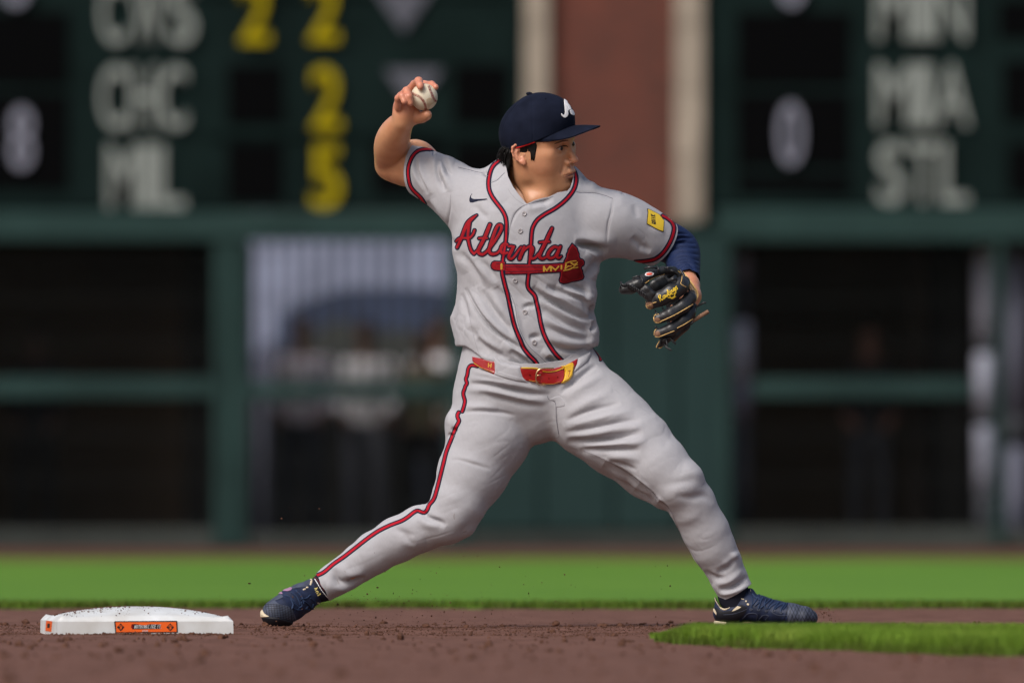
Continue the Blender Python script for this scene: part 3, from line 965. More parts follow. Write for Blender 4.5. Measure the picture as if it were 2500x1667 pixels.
# loose cloth: hip fold on the rear thigh, knee bag on the front leg
T.ell(W(1103, 1035, 0.01), (0.018, 0.05, 0.03), 0.02)
T.ell(W(1680, 1160, -0.12), (0.026, 0.04, 0.026), 0.03)
T.chain([st3(1420, 1040, 0.03, 62), st3(1500, 1090, 0.02, 66), st3(1580, 1150, -0.02, 62), st3(1630, 1195, -0.06, 52)], 0.03)
TV, TF = T.mesh()
TV = laplacian(TV, TF, 2)
TV, TF = subdivide(TV, TF)
cA = crop(760, 1000, 3.136); cB = crop(1300, 850, 2.4125); cE = crop(1090, 700, 4.127)
tro_folds = [
    # waist and hip creases, rear side
    (cE([(215, 975), (420, 985), (640, 1030), (860, 1075), (1050, 1090)]), -0.009, 6), (cE([(230, 915), (420, 950), (700, 985), (1000, 1045)]), 0.006, 6),
    (cE([(180, 1040), (400, 1045), (600, 1085), (800, 1135), (1040, 1150)]), 0.007, 6), (cE([(330, 1070), (560, 1120), (800, 1180), (1000, 1215)]), -0.006, 9),
    (cE([(240, 850), (500, 900), (800, 960)]), 0.004, 5), (cE([(140, 1265), (300, 1250), (520, 1262), (700, 1300)]), -0.006, 5), (cE([(130, 1225), (300, 1215), (520, 1225)]), 0.005, 8),
    (cE([(120, 1010), (60, 1180), (20, 1400)]), 0.004, 9), (cE([(40, 1440), (110, 1440)]), -0.010, 5),
    # front thigh: the fan of creases from the crotch
    (cB([(160, 270), (260, 180), (380, 95)]), -0.010, 6), (cB([(190, 300), (300, 225), (430, 150)]), 0.006, 8),
    (cB([(200, 395), (330, 320), (480, 260)]), 0.005, 8), (cB([(190, 430), (330, 370), (520, 320)]), -0.006, 6),
    (cB([(170, 470), (330, 430), (520, 385), (600, 370)]), 0.007, 7), (cB([(190, 500), (350, 470), (540, 430), (640, 420)]), -0.007, 6),
    (cB([(180, 520), (350, 505), (520, 475), (660, 460)]), 0.006, 7), (cB([(200, 545), (360, 545), (520, 520), (650, 490)]), -0.014, 8),
    (cB([(300, 580), (440, 575), (560, 565), (680, 545)]), 0.007, 7), (cB([(280, 600), (400, 595), (520, 592), (640, 600)]), -0.012, 8),
    (cB([(430, 640), (540, 640), (640, 660)]), 0.005, 7), (cB([(450, 665), (540, 690), (620, 720)]), -0.005, 6),
    # inseam of the front leg
    (cB([(300, 602), (430, 655), (560, 735), (660, 800), (730, 870), (810, 950), (850, 1040), (900, 1140), (960, 1240)]), 0.003, 3),
    (cB([(420, 680), (520, 740), (620, 820), (720, 895)]), -0.016, 12), (cB([(600, 830), (700, 880), (740, 900)]), -0.012, 9),
    (cB([(745, 900), (790, 950), (815, 985)]), -0.010, 6),
    # knee and shin of the front leg
    (cB([(760, 810), (860, 790), (950, 775), (1000, 800)]), -0.005, 13), (cB([(880, 720), (960, 740), (1010, 800)]), 0.004, 14),
    (cB([(840, 870), (920, 880), (1010, 870), (1070, 910)]), -0.004, 9), (cB([(820, 1010), (900, 1010), (1000, 980)]), 0.003, 10),
    (cB([(1200, 1230), (1150, 1290), (1080, 1330)]), -0.008, 8), (cB([(1210, 1190), (1180, 1250), (1120, 1290)]), 0.004, 8),
    (cB([(1270, 1340), (1190, 1400), (1100, 1420)]), -0.009, 6), (cB([(1240, 1300), (1160, 1370), (1060, 1390)]), 0.006, 7),
    (cB([(1060, 1380), (1120, 1440), (1200, 1430), (1290, 1385)]), 0.006, 5), (cB([(1010, 1310), (1080, 1350), (1140, 1350)]), -0.006, 6),
    (cB([(1180, 1200), (1190, 1245)]), 0.004, 5),
    # rear leg: knee pit, calf, ankle
    (cA([(850, 785), (900, 830), (980, 860), (1030, 890)]), -0.010, 7), (cA([(830, 745), (850, 770), (880, 800)]), -0.008, 5), (cA([(800, 820), (880, 870), (980, 900)]), 0.005, 8),
    (cA([(620, 900), (720, 950), (790, 960)]), -0.004, 9), (cA([(650, 1020), (760, 1020), (880, 1000)]), 0.003, 10), (cA([(700, 960), (760, 1010), (800, 1030)]), -0.003, 7),
    (cA([(1050, 385), (1140, 385), (1260, 420), (1380, 455)]), -0.003, 5), (cA([(1080, 372), (1200, 385), (1350, 430)]), 0.002, 6),
    (cA([(1090, 760), (1120, 840), (1180, 900)]), 0.003, 14), (cA([(1040, 700), (1120, 720), (1230, 700)]), -0.002, 14),
    (cA([(170, 1210), (200, 1300), (260, 1330), (400, 1300)]), -0.011, 9), (cA([(230, 1180), (290, 1260), (420, 1240)]), 0.005, 9),
    (cA([(120, 1330), (200, 1360), (330, 1345)]), 0.006, 8), (cA([(100, 1280), (140, 1370), (180, 1430)]), 0.005, 7), (cA([(280, 1320), (360, 1300), (430, 1290)]), -0.008, 7),
    (cA([(860, 705), (890, 715)]), -0.006, 5), (cA([(795, 748), (830, 780)]), -0.006, 4), (cA([(1045, 190), (1090, 200)]), -0.008, 5),
]
TV = folds(TV, TF, [(s_[0], s_[1] * 1.2) + tuple(s_[2:]) for s_ in tro_folds])
TV = creases(TV, TF, (0.9, 0, 0.4), 0.060, 0.0008, 40)
TV = creases(TV, TF, (0.5, 0, -0.85), 0.034, 0.0004, 44)
tp = fbm(TV, 7, 2, 3); TN = vnormals(TV, TF)
TV = TV + TN * (0.0012 * tp + 0.0006 * fbm(TV, 25, 4, 2))[:, None]
# cuffs
px, py = to_px(TV)
fr = (px - 790.5) * 0.885 - (py - 1431) * 0.465 + 3.0          # rear cuff plane (axis of the shin), keep > 0
fr = np.where((px < 1000) & (py > 1340), fr + 1.5 * np.sin((py + px) * 0.12), 100)
ff = 1 + (1464 + 0.004 * (px - 1765) ** 2 * -1 - (px - 1765) * 0.30 * (px > 1765) - (1765 - px) * 0.25 * (px < 1765) - py)
ff = np.where((px > 1600) & (py > 1380), ff, 100)
fw_ = py - np.interp(px, [1100, 1125, 1153, 1206, 1272, 1315, 1378, 1412, 1453, 1480], [838, 840, 850, 872, 888, 888, 878, 856, 838, 830])
fw_ = np.where(TV[:, 1] < 0.02, fw_, py - 830)
TV, TF = cut_by(TV, TF, np.minimum(np.minimum(fr, ff), fw_) / 941)
bvh_tro = bvh_of(TV, TF)
trousers = mesh_obj('trousers', TV, TF, m_cloth, player)
sm = trousers.modifiers.new('thick', 'SOLIDIFY'); sm.thickness = 0.003; sm.offset = -1

# ---- jersey
J = SDF((-0.34, -0.34, 0.62), (0.50, 0.38, 1.30), 0.0042)
tor = [(1288, 862, .015, 154), (1284, 830, .01, 160), (1283, 800, .01, 163), (1284, 750, .01, 156), (1287, 700, .01, 150), (1289, 650, .01, 160), (1286, 600, .01, 174), (1290, 560, .015, 174), (1300, 525, .02, 155), (1300, 505, .03, 130)]
J.chain([st3(x, y, d, r) for x, y, d, r in tor], 0.03, 0.70)
J.chain([st3(1290, 610, -0.03, 140), st3(1280, 560, -0.03, 140)], 0.04, 0.70)
# shoulders
J.chain([st3(1140, 490, 0.03, 60), st3(1215, 522, 0.03, 68), st3(1300, 535, 0.03, 76), st3(1385, 530, 0.02, 78), st3(1450, 542, 0.00, 74)], 0.04, 0.9)
# neck of the shirt (rises to the collar)
J.chain([st3(1220, 438, 0.03, 18), st3(1240, 452, 0.10, 28), st3(1300, 465, 0.13, 30), st3(1370, 468, 0.10, 24), st3(1397, 462, 0.05, 15)], 0.02, 1.1)
J.chain([st3(1224, 440, 0.0, 24), st3(1250, 480, -0.03, 30)], 0.02)
J.chain([st3(1392, 468, 0.02, 22), st3(1360, 495, -0.03, 34)], 0.02)
# throwing sleeve: away from the camera to the left
J.limb([st3(1170, 505, 0.03, 74), st3(1128, 480, 0.05, 73), st3(1083, 448, 0.08, 66), st3(1032, 421, 0.11, 60), st3(985, 392, 0.15, 59)], 0.03)
# glove sleeve: to the right, slightly towards the camera
J.chain([st3(1455, 545, 0.01, 72), st3(1500, 547, 0.02, 70), st3(1545, 560, 0.04, 61), st3(1590, 580, 0.06, 55), st3(1655, 618, 0.09, 53)], 0.04, 1.0)
# loose back panel on the left, bunched cloth on the right
J.chain([st3(1130, 680, 0.06, 10), st3(1122, 780, 0.07, 16), st3(1128, 835, 0.06, 16)], 0.03, 1.6)
J.ell(W(1440, 810, 0.00), (0.022, 0.05, 0.025), 0.02); J.ell(W(1436, 720, 0.00), (0.022, 0.06, 0.03), 0.02); J.ell(W(1438, 836, 0.00), (0.024, 0.05, 0.013), 0.02)
# bloused hem above the belt
J.func((-0.34, -0.34, 0.55), (0.5, 0.38, 0.80), lambda X, Y, Z: (0.30 + (1248 - (846 + 58 * np.clip(1 - ((X * 941 + 1250 - 1300) / 165) ** 2, 0, 1) * np.clip(-(Y - 0.02) / 0.10, -1, 1))) / 941) - Z, 0.03, 'max')
JV, JF = J.mesh()
JV = laplacian(JV, JF, 2)
JV, JF = subdivide(JV, JF)
cJ = crop(1050, 380, 4.612); cL = crop(950, 340, 4.357); cR = crop(1350, 400, 4.48); cT = crop(1080, 420, 5.227)
jer_folds = [
    # throwing sleeve
    (cL([(300, 190), (290, 300), (340, 430), (420, 580)]), -0.008, 5), (cL([(335, 170), (325, 300), (370, 440), (450, 600)]), 0.006, 6),
    (cL([(270, 170), (255, 300), (300, 420), (370, 560)]), 0.004, 5), (cL([(470, 140), (480, 230), (520, 330), (560, 430)]), 0.007, 9),
    (cL([(530, 210), (520, 330), (550, 450), (600, 560)]), -0.009, 6), (cL([(570, 200), (600, 280), (650, 400)]), -0.007, 6), (cL([(555, 230), (575, 350), (630, 480), (650, 560)]), 0.006, 7),
    (cL([(455, 150), (500, 160)]), -0.006, 6), (cL([(580, 190), (640, 230), (700, 250)]), 0.004, 10),
    (cL([(400, 660), (480, 760), (590, 930)]), -0.006, 6), (cL([(450, 640), (540, 800), (600, 900)]), 0.004, 7),
    # armhole seam and shoulder seam
    (cL([(655, 560), (655, 700), (635, 820), (612, 980)]), -0.0035, 3.2), (cL([(735, 300), (830, 322), (940, 350), (1010, 360)]), -0.003, 3),
    (cL([(1000, 340), (1025, 365), (1040, 395)]), -0.010, 5), (cL([(1030, 400), (1060, 440), (1085, 500)]), 0.003, 6),
    # left chest drapes
    (cL([(900, 690), (980, 790), (1060, 850)]), -0.004, 8), (cL([(1020, 610), (1080, 690), (1140, 760)]), -0.003, 7), (cL([(760, 570), (830, 560), (920, 560)]), 0.002, 12),
    (cL([(640, 1010), (690, 1110), (720, 1170)]), -0.005, 4), (cJ([(300, 1080), (420, 1180), (520, 1330), (600, 1500)]), -0.007, 9), (cJ([(400, 1100), (540, 1220), (680, 1400), (740, 1500)]), 0.006, 10),
    (cJ([(520, 1150), (640, 1260), (760, 1420)]), -0.006, 8), (cJ([(250, 1000), (330, 1180), (400, 1330)]), 0.004, 9),
    # left flank: long diagonal drapes to the belt
    (cE([(190, 10), (250, 140), (350, 300), (480, 440), (650, 560), (820, 680)]), -0.012, 5), (cE([(250, 10), (320, 150), (430, 320), (600, 480), (760, 610)]), 0.007, 9),
    (cE([(330, 0), (420, 160), (540, 330), (690, 500)]), -0.007, 9), (cE([(430, 20), (540, 200), (650, 380)]), 0.006, 9), (cE([(500, 0), (600, 140), (680, 300)]), -0.005, 8),
    (cE([(150, 60), (190, 220), (230, 360)]), -0.005, 6), (cE([(160, 120), (175, 300), (150, 480), (170, 600)]), -0.003, 4),
    (cE([(310, 520), (420, 610), (520, 680), (620, 740)]), -0.008, 8), (cE([(290, 480), (400, 560), (560, 660)]), 0.005, 8), (cE([(230, 400), (330, 560), (400, 690)]), -0.005, 8),
    (cE([(560, 560), (680, 640), (800, 740)]), 0.006, 9), (cE([(640, 640), (740, 700), (840, 790)]), -0.008, 6), (cE([(700, 620), (800, 700), (880, 780)]), 0.005, 5),
    (cE([(170, 640), (300, 700), (480, 740), (640, 770)]), 0.006, 7),
    # centre placket
    (cE([(590, 0), (640, 200), (690, 380), (740, 560), (850, 700), (920, 770)]), -0.004, 4), (cE([(640, 40), (680, 200), (720, 380), (770, 540), (880, 660), (960, 740)]), 0.004, 5),
    (cE([(760, 220), (830, 190), (900, 200)]), -0.005, 6), (cE([(780, 180), (860, 150), (900, 160)]), 0.003, 7), (cE([(830, 520), (900, 500), (950, 520)]), -0.006, 6),
    (cE([(1010, 700), (1060, 740), (1100, 770)]), -0.010, 6), (cE([(960, 640), (1040, 690), (1130, 750)]), 0.006, 7),
    # right flank: swags from the chest to the right waist
    (cE([(860, 10), (1000, 110), (1160, 200), (1320, 290), (1460, 330)]), -0.015, 7), (cE([(900, 0), (1040, 80), (1200, 160), (1340, 240), (1450, 300)]), 0.009, 10),
    (cE([(1000, 0), (1150, 50), (1300, 110), (1440, 170)]), -0.012, 7), (cE([(1100, 0), (1260, 60), (1400, 110), (1500, 140)]), 0.008, 9),
    (cE([(940, 110), (1080, 220), (1260, 330), (1440, 390)]), 0.008, 10), (cE([(930, 190), (1040, 270), (1180, 360), (1330, 420), (1450, 450)]), -0.008, 9),
    (cE([(960, 280), (1080, 370), (1240, 440), (1420, 500)]), 0.007, 10), (cE([(970, 370), (1100, 440), (1260, 500), (1460, 540)]), -0.007, 8),
    (cE([(980, 480), (1120, 540), (1300, 580), (1500, 570)]), 0.007, 10), (cE([(1020, 560), (1150, 620), (1300, 640), (1480, 600)]), -0.008, 7),
    (cE([(1480, 340), (1500, 400), (1450, 450)]), -0.008, 6), (cE([(1460, 180), (1480, 260), (1450, 330)]), -0.010, 7),
    # right chest and under the glove arm
    (cR([(240, 870), (360, 890), (480, 920), (600, 940)]), -0.020, 8), (cR([(230, 850), (380, 845), (560, 850), (700, 870)]), 0.007, 12),
    (cR([(360, 950), (450, 1000), (540, 1020)]), 0.006, 9), (cR([(540, 1010), (470, 1090), (400, 1200), (350, 1280)]), -0.010, 9), (cR([(520, 1060), (470, 1180), (440, 1270)]), 0.006, 8),
    (cR([(300, 960), (360, 1060), (380, 1180)]), 0.003, 12), (cR([(80, 1330), (200, 1350), (330, 1390), (460, 1440)]), -0.008, 8), (cR([(20, 1380), (160, 1430), (320, 1490), (420, 1530)]), 0.008, 9),
    # glove sleeve
    (cR([(655, 380), (640, 520), (610, 640), (590, 780), (575, 880)]), -0.0030, 3.2), (cR([(260, 310), (400, 318), (520, 330), (655, 380)]), -0.0030, 3),
    (cR([(860, 800), (930, 860), (990, 880)]), -0.004, 8), (cR([(850, 960), (960, 950), (1080, 980), (1160, 990)]), 0.004, 9), (cR([(920, 930), (980, 910), (1060, 960)]), -0.005, 7),
    (cR([(880, 440), (900, 500), (930, 590)]), -0.003, 7), (cR([(700, 300), (740, 380), (780, 470)]), 0.002, 9), (cR([(1060, 680), (1150, 740), (1230, 760)]), 0.002, 10),
    # collar flaps
    (cT([(620, 140), (700, 100), (790, 30)]), -0.003, 3), (cT([(1110, 440), (1200, 400), (1320, 370), (1410, 330)]), -0.007, 8), (cT([(1050, 470), (1180, 450), (1320, 410)]), 0.004, 8),
    (cT([(880, 700), (890, 640), (930, 540), (1000, 470), (1060, 430)]), -0.003, 3), (cT([(700, 180), (720, 280), (790, 380)]), 0.003, 10), (cT([(745, 250), (780, 350), (870, 450)]), -0.002, 8),
    # bumpy top edge of the shoulders
    (cR([(340, 130), (370, 170)]), -0.006, 4), (cR([(620, 225), (600, 270)]), -0.004, 5), (cR([(770, 300), (760, 340)]), -0.004, 4), (cR([(390, 160), (440, 220), (400, 300)]), 0.005, 10),
]
JV = folds(JV, JF, [(s_[0], s_[1] * (1.45 if abs(s_[1]) > 0.0036 else 1.0)) + tuple(s_[2:]) for s_ in jer_folds])
px_, py_ = to_px(JV)
JV = creases(JV, JF, (0.75, 0, -0.65), 0.050, 0.0018, 50, np.clip((py_ - 480) / 200, 0.25, 1))
JV = creases(JV, JF, (0.55, 0, -0.83), 0.028, 0.0007, 54, np.clip((py_ - 520) / 200, 0.3, 1))
JN = vnormals(JV, JF)
JV = JV + JN * (0.0014 * fbm(JV, 8, 12, 3) + 0.0005 * fbm(JV, 30, 13, 2))[:, None]
px, py = to_px(JV)
# sleeve ends
pL = np.array(W(1012, 416, 0.115)); dL = np.array([0.86, -0.50, -0.07]); dL /= np.linalg.norm(dL)
fL = (JV - pL) @ dL; fL = np.where((px < 1150), fL, 1)
pR = np.array(W(1620, 592, 0.073)); dR = np.array([-0.76, -0.40, 0.48]); dR /= np.linalg.norm(dR)
fR = (JV - pR) @ dR; fR = np.where((px > 1500), fR, 1)
# neck opening
nk = [(1231, 370), (1235, 405), (1240, 430), (1252, 455), (1268, 477), (1286, 498), (1306, 489), (1340, 481), (1362, 470), (1386, 466), (1394, 456), (1399, 440), (1403, 420), (1403, 370)]
fn, _, _ = f_poly(nk)
fN = fn(px, py); fN = np.where(JV[:, 1] < 0.10, fN, 60) / 941
JV, JF = cut_by(JV, JF, np.minimum(np.minimum(fL, fR), fN))
bvh_jer = bvh_of(JV, JF)
jersey = mesh_obj('jersey', JV, JF, m_cloth, player)
sm = jersey.modifiers.new('thick', 'SOLIDIFY'); sm.thickness = 0.003; sm.offset = -1
# ---- skin: one continuous body (head, neck, arms, hands, hidden trunk)
def skin_mat():
    m = bpy.data.materials.new('skin'); m.use_nodes = True
    nt = m.node_tree; b = nt.nodes['Principled BSDF']
    b.inputs['Roughness'].default_value = 0.38; b.inputs['Specular IOR Level'].default_value = 0.4
    b.inputs['Subsurface Weight'].default_value = 0.12; b.inputs['Subsurface Radius'].default_value = (1.0, 0.35, 0.2); b.inputs['Subsurface Scale'].default_value = 0.006
    tc = nt.nodes.new('ShaderNodeTexCoord')
    n = nt.nodes.new('ShaderNodeTexNoise'); n.inputs['Scale'].default_value = 18; n.inputs['Detail'].default_value = 8
    r = nt.nodes.new('ShaderNodeValToRGB'); r.color_ramp.elements[0].position = 0.3; r.color_ramp.elements[1].position = 0.7
    r.color_ramp.elements[0].color = (0.54, 0.248, 0.130, 1); r.color_ramp.elements[1].color = (0.67, 0.345, 0.190, 1)
    at = nt.nodes.new('ShaderNodeAttribute'); at.attribute_name = 'flush'
    mx = nt.nodes.new('ShaderNodeMixRGB'); mx.inputs[2].default_value = (0.60, 0.20, 0.15, 1)
    nt.links.new(tc.outputs['Object'], n.inputs['Vector']); nt.links.new(n.outputs['Fac'], r.inputs['Fac'])
    nt.links.new(r.outputs[0], mx.inputs[1]); nt.links.new(at.outputs['Fac'], mx.inputs[0]); nt.links.new(mx.outputs[0], b.inputs['Base Color'])
    bp = nt.nodes.new('ShaderNodeBump'); bp.inputs['Strength'].default_value = 0.25; bp.inputs['Distance'].default_value = 0.0008
    n2 = nt.nodes.new('ShaderNodeTexNoise'); n2.inputs['Scale'].default_value = 420
    nt.links.new(tc.outputs['Object'], n2.inputs['Vector']); nt.links.new(n2.outputs['Fac'], bp.inputs['Height']); nt.links.new(bp.outputs[0], b.inputs['Normal'])
    return m
m_skin = skin_mat()
m_eye = M('eye_white', (0.55, 0.52, 0.48), 0.2, spec=0.5)
m_iris = M('iris_dark', (0.012, 0.007, 0.005), 0.15, spec=0.6)
m_hair = M('hair_black', (0.005, 0.0045, 0.0045), 0.6, spec=0.25)
m_lip = M('lip', (0.36, 0.13, 0.105), 0.4, spec=0.4)
m_brow = M('eyebrow_hair', (0.13, 0.062, 0.038), 0.8)
m_cap = M('cap_navy', (0.0075, 0.0108, 0.0255), 0.9, col2=(0.0036, 0.0060, 0.0160), vscale=25, weave=0.1, bscale=900, spec=0.15, bdist=0.001)
m_capred = M('cap_red_lining', (0.55, 0.008, 0.010), 0.7)
m_white = M('embroidery_white', (0.80, 0.80, 0.82), 0.6)
m_sleeve = M('compression_navy', (0.008, 0.020, 0.075), 0.7, weave=0.2, bscale=700, spec=0.3)

# local frame of the head
TH, RO, PI_ = math.radians(60), math.radians(12), math.radians(-5)
fw = np.array([math.sin(TH), -math.cos(TH), 0.0]); lf = np.array([math.cos(TH), math.sin(TH), 0.0]); up = np.array([0, 0, 1.0])
lf, up = lf * math.cos(RO) + up * math.sin(RO), up * math.cos(RO) - lf * math.sin(RO)
fw, up = fw * math.cos(PI_) + up * math.sin(PI_), up * math.cos(PI_) - fw * math.sin(PI_)
HC = np.array(W(1301, 366, 0.00)); HS = 1.065
HR = np.stack([fw, lf, up])          # rows
def hw(p):                            # head local (forward, left, up) -> world
    return HC + (np.asarray(p, float) * HS) @ HR
def hlocal(V):
    return ((V - HC) @ HR.T) / HS

H = SDF((-0.14, -0.125, -0.21), (0.15, 0.125, 0.15), 0.0019)
H.ell((0.009, 0, 0.043), (0.078, 0.078, 0.086), 0.01)                 # cranium
H.ell((0.040, 0, 0.000), (0.062, 0.066, 0.085), 0.03)                  # face mass
H.ell((0.050, 0, 0.048), (0.050, 0.060, 0.045), 0.03)                  # forehead
H.cone((0.010, -0.047, -0.050), (0.076, -0.016, -0.082), 0.017, 0.015, 0.03)   # jaw
H.cone((0.010, 0.047, -0.050), (0.076, 0.016, -0.082), 0.017, 0.015, 0.03)
H.cone((0.005, -0.055, -0.01), (0.010, -0.050, -0.055), 0.022, 0.020, 0.03)
H.cone((0.005, 0.055, -0.01), (0.010, 0.050, -0.055), 0.022, 0.020, 0.03)
H.ell((0.087, 0, -0.083), (0.017, 0.021, 0.016), 0.018)                # chin
for d in (-1, 1):
    H.ell((0.056, 0.042 * d, -0.018), (0.032, 0.026, 0.030), 0.022)     # cheek
    H.ell((0.052, 0.052 * d, 0.004), (0.030, 0.014, 0.012), 0.020)      # cheekbone
    H.ell((0.054, 0.032 * d, -0.048), (0.028, 0.021, 0.024), 0.025)     # lower cheek
    H.cone((0.088, 0.012 * d, 0.034), (0.074, 0.048 * d, 0.034), 0.009, 0.008, 0.014)   # brow
    H.ell((0.101, 0.029 * d, 0.016), (0.018, 0.016, 0.011), 0.010, op='sub')            # socket
H.ell((0.086, 0, -0.048), (0.021, 0.027, 0.023), 0.02)                 # muzzle
H.cone((0.0945, 0, 0.022), (0.1135, 0, -0.012), 0.0060, 0.0070, 0.009)   # nose bridge
H.ell((0.1150, 0, -0.0175), (0.0100, 0.0095, 0.0085), 0.006)             # nose tip
for d in (-1, 1):
    H.ell((0.101, 0.0130 * d, -0.0225), (0.0110, 0.0065, 0.0072), 0.005)      # wing
    H.ell((0.1085, 0.0075 * d, -0.0320), (0.0085, 0.0045, 0.0042), 0.003, op='sub')   # nostril
H.chain([(0.098, -0.019, -0.0500, .0035), (0.1045, -0.009, -0.0460, .0058), (0.1055, 0, -0.0465, .0056), (0.1045, 0.009, -0.0460, .0058), (0.098, 0.019, -0.0500, .0035)], 0.005)     # upper lip
H.chain([(0.096, -0.016, -0.0560, .0045), (0.1025, 0, -0.0580, .0068), (0.096, 0.016, -0.0560, .0045)], 0.005)     # lower lip
H.chain([(0.0965, -0.025, -0.0530, .0017), (0.1070, -0.012, -0.0518, .0019), (0.1115, 0, -0.0512, .0018), (0.1070, 0.012, -0.0518, .0019), (0.0965, 0.025, -0.0530, .0017)], 0.003, op='sub')
H.ell((0.108, 0, -0.069), (0.008, 0.016, 0.0035), 0.010, op='sub')     # fold under the lip
for d in (-1, 1): H.chain([(0.099, 0.0225 * d, -0.028, .0008), (0.0955, 0.030 * d, -0.044, .0004)], 0.010, op='sub')   # smile line
EYE = [(0.0830, -0.0295, 0.0145), (0.0830, 0.0295, 0.0145)]
for (ex, ey, ez) in EYE:
    d = 1 if ey > 0 else -1
    H.ell((ex, ey, ez), (0.0142, 0.0150, 0.0128), 0.006)               # lids over the ball
    H.chain([(ex + 0.0143 * math.cos(math.radians(q)), ey + 0.0143 * math.sin(math.radians(q)) * d, ez + w_, r_) for q, w_, r_ in ((-46, -0.0022, .0012), (-24, -0.0006, .0026), (0, 0.0004, .0029), (24, 0.0006, .0026), (46, 0.0010, .0020), (62, 0.0014, .0010))], 0.0008, op='sub')
# neck: turns from the trunk to the head
inv = lambda p: hlocal(np.array(p))
nb = inv(W(1302, 500, 0.055)); nm = inv(W(1296, 440, 0.05))
H.cone((-0.004, 0, -0.03), nm, 0.062 / 1, 0.060, 0.02)
H.cone(nm, nb, 0.060, 0.066, 0.02)
# neck tendon on the near side and throat
a_ = inv(W(1262, 405, -0.005)); b_ = inv(W(1296, 492, -0.045))
H.cone(a_, b_, 0.016, 0.012, 0.02)
a_ = inv(W(1345, 445, -0.02)); b_ = inv(W(1325, 485, -0.035))
H.cone(a_, b_, 0.030, 0.026, 0.03)
HV, HF = H.mesh(); HV = laplacian(HV, HF, 1, 0.4)
HN = vnormals(HV, HF)
flH = np.zeros(len(HV))
def blob(c, r):
    return np.exp(-(((HV - np.array(c)) / np.array(r)) ** 2).sum(1))
flH = 0.35 * blob((0.055, -0.045, -0.02), (0.03, 0.03, 0.025)) + 0.35 * blob((0.12, 0, -0.02), (0.02, 0.02, 0.015)) + 0.45 * blob((0.100, 0, -0.052), (0.014, 0.022, 0.0085))
HVw = HC + (HV * HS) @ HR

# ear (near side), modelled where the photograph shows it
c1 = crop(1180, 200, 4.9)
E = SDF(np.array(W(1235, 412, -0.115)), np.array(W(1298, 340, -0.035)), 0.0013)
ye = -0.080
def EP(x, y, dy=0.0, r=10):
    (px, py), = c1([(x, y)]); return st3(px, py, ye + dy, r / 4.9)
E.ell(EP(425, 850, 0.002)[:3], (0.017, 0.006, 0.023), 0.006)
E.chain([EP(490, 985, 0, 17), EP(450, 960, 0, 15), EP(405, 930, 0.000, 12), EP(365, 890, -0.002, 12), EP(345, 835, -0.004, 13), EP(350, 785, -0.005, 14), EP(385, 757, -0.005, 14), EP(430, 757, -0.003, 14), EP(475, 785, 0.002, 14), EP(500, 830, 0.005, 13)], 0.003)
E.ell(EP(478, 955, 0.0)[:3], (0.0075, 0.005, 0.0085), 0.005)
E.chain([EP(470, 800, 0.0, 9), EP(430, 805, -0.001, 9), EP(400, 840, -0.001, 9), EP(405, 890, 0, 9), EP(445, 925, 0, 9)], 0.003)
E.ell(EP(448, 862, -0.008)[:3], (0.0095, 0.0095, 0.0120), 0.003, op='sub')
E.chain([EP(385, 800, -0.007, 8), EP(372, 850, -0.007, 8), EP(395, 900, -0.006, 7)], 0.002, op='sub')
E.ell(EP(500, 872, 0.002)[:3], (0.005, 0.007, 0.006), 0.004)
E.cone(EP(500, 860, 0.012)[:3], EP(480, 940, 0.010)[:3], 0.010, 0.008, 0.006)
EV, EF = E.mesh(); EV = laplacian(EV, EF, 1, 0.4)

# throwing arm and hand
c2 = crop(880, 160, 4.612)
A = SDF((-0.40, -0.20, 1.10), (0.02, 0.30, 1.48), 0.0024)
A.chain([st3(1120, 470, 0.05, 52), st3(1060, 436, 0.10, 50), st3(1012, 400, 0.14, 55), st3(975, 398, 0.17, 50), st3(950, 402, 0.185, 35)], 0.02)
A2 = SDF((-0.40, -0.20, 1.10), (0.02, 0.30, 1.48), 0.0024)
A2.chain(spline([st3(947, 392, 0.165, 33), st3(951, 378, 0.14, 38), st3(954, 360, 0.105, 41.5), st3(958, 344, 0.075, 42), st3(964, 328, 0.04, 39), st3(972, 313, 0.01, 34), st3(982, 298, -0.02, 27), st3(987, 285, -0.03, 25)], 5).tolist(), 0.0)
A.merge(A2, 0.006)
def HP(x, y, yy, r):
    (px, py), = c2([(x, y)]); return st3(px, py, yy, r / 4.612)
yb = -0.055
A.chain([HP(490, 620, -0.03, 108), HP(485, 540, -0.035, 100), HP(480, 450, -0.035, 92), HP(475, 400, -0.03, 78)], 0.015, 1.15)
A.chain([HP(540, 520, -0.03, 80), HP(600, 500, -0.03, 70)], 0.01)
A.chain([HP(560, 560, -0.02, 75), HP(630, 590, -0.03, 58), HP(690, 590, -0.045, 50), HP(745, 562, -0.055, 46), HP(752, 552, -0.060, 42)], 0.012)
A.chain([HP(455, 400, -0.005, 55), HP(540, 290, -0.01, 50), HP(610, 215, -0.03, 46), HP(655, 178, -0.065, 45), HP(672, 225, -0.090, 38), HP(675, 245, -0.094, 34)], 0.006)
A.chain([HP(480, 400, 0.02, 52), HP(600, 260, 0.03, 46), HP(720, 215, 0.005, 42), HP(800, 218, -0.035, 40), HP(848, 245, -0.058, 34)], 0.006)
A.chain([HP(435, 440, -0.05, 50), HP(455, 350, -0.062, 47), HP(520, 285, -0.085, 43), HP(545, 350, -0.104, 38), HP(560, 425, -0.104, 35)], 0.005)
A.chain([HP(425, 470, -0.065, 46), HP(428, 370, -0.085, 40), HP(470, 345, -0.102, 36), HP(492, 410, -0.110, 32)], 0.005)
AV, AF = A.mesh(); AV = laplacian(AV, AF, 1, 0.5)
apx, apy = to_px(AV)

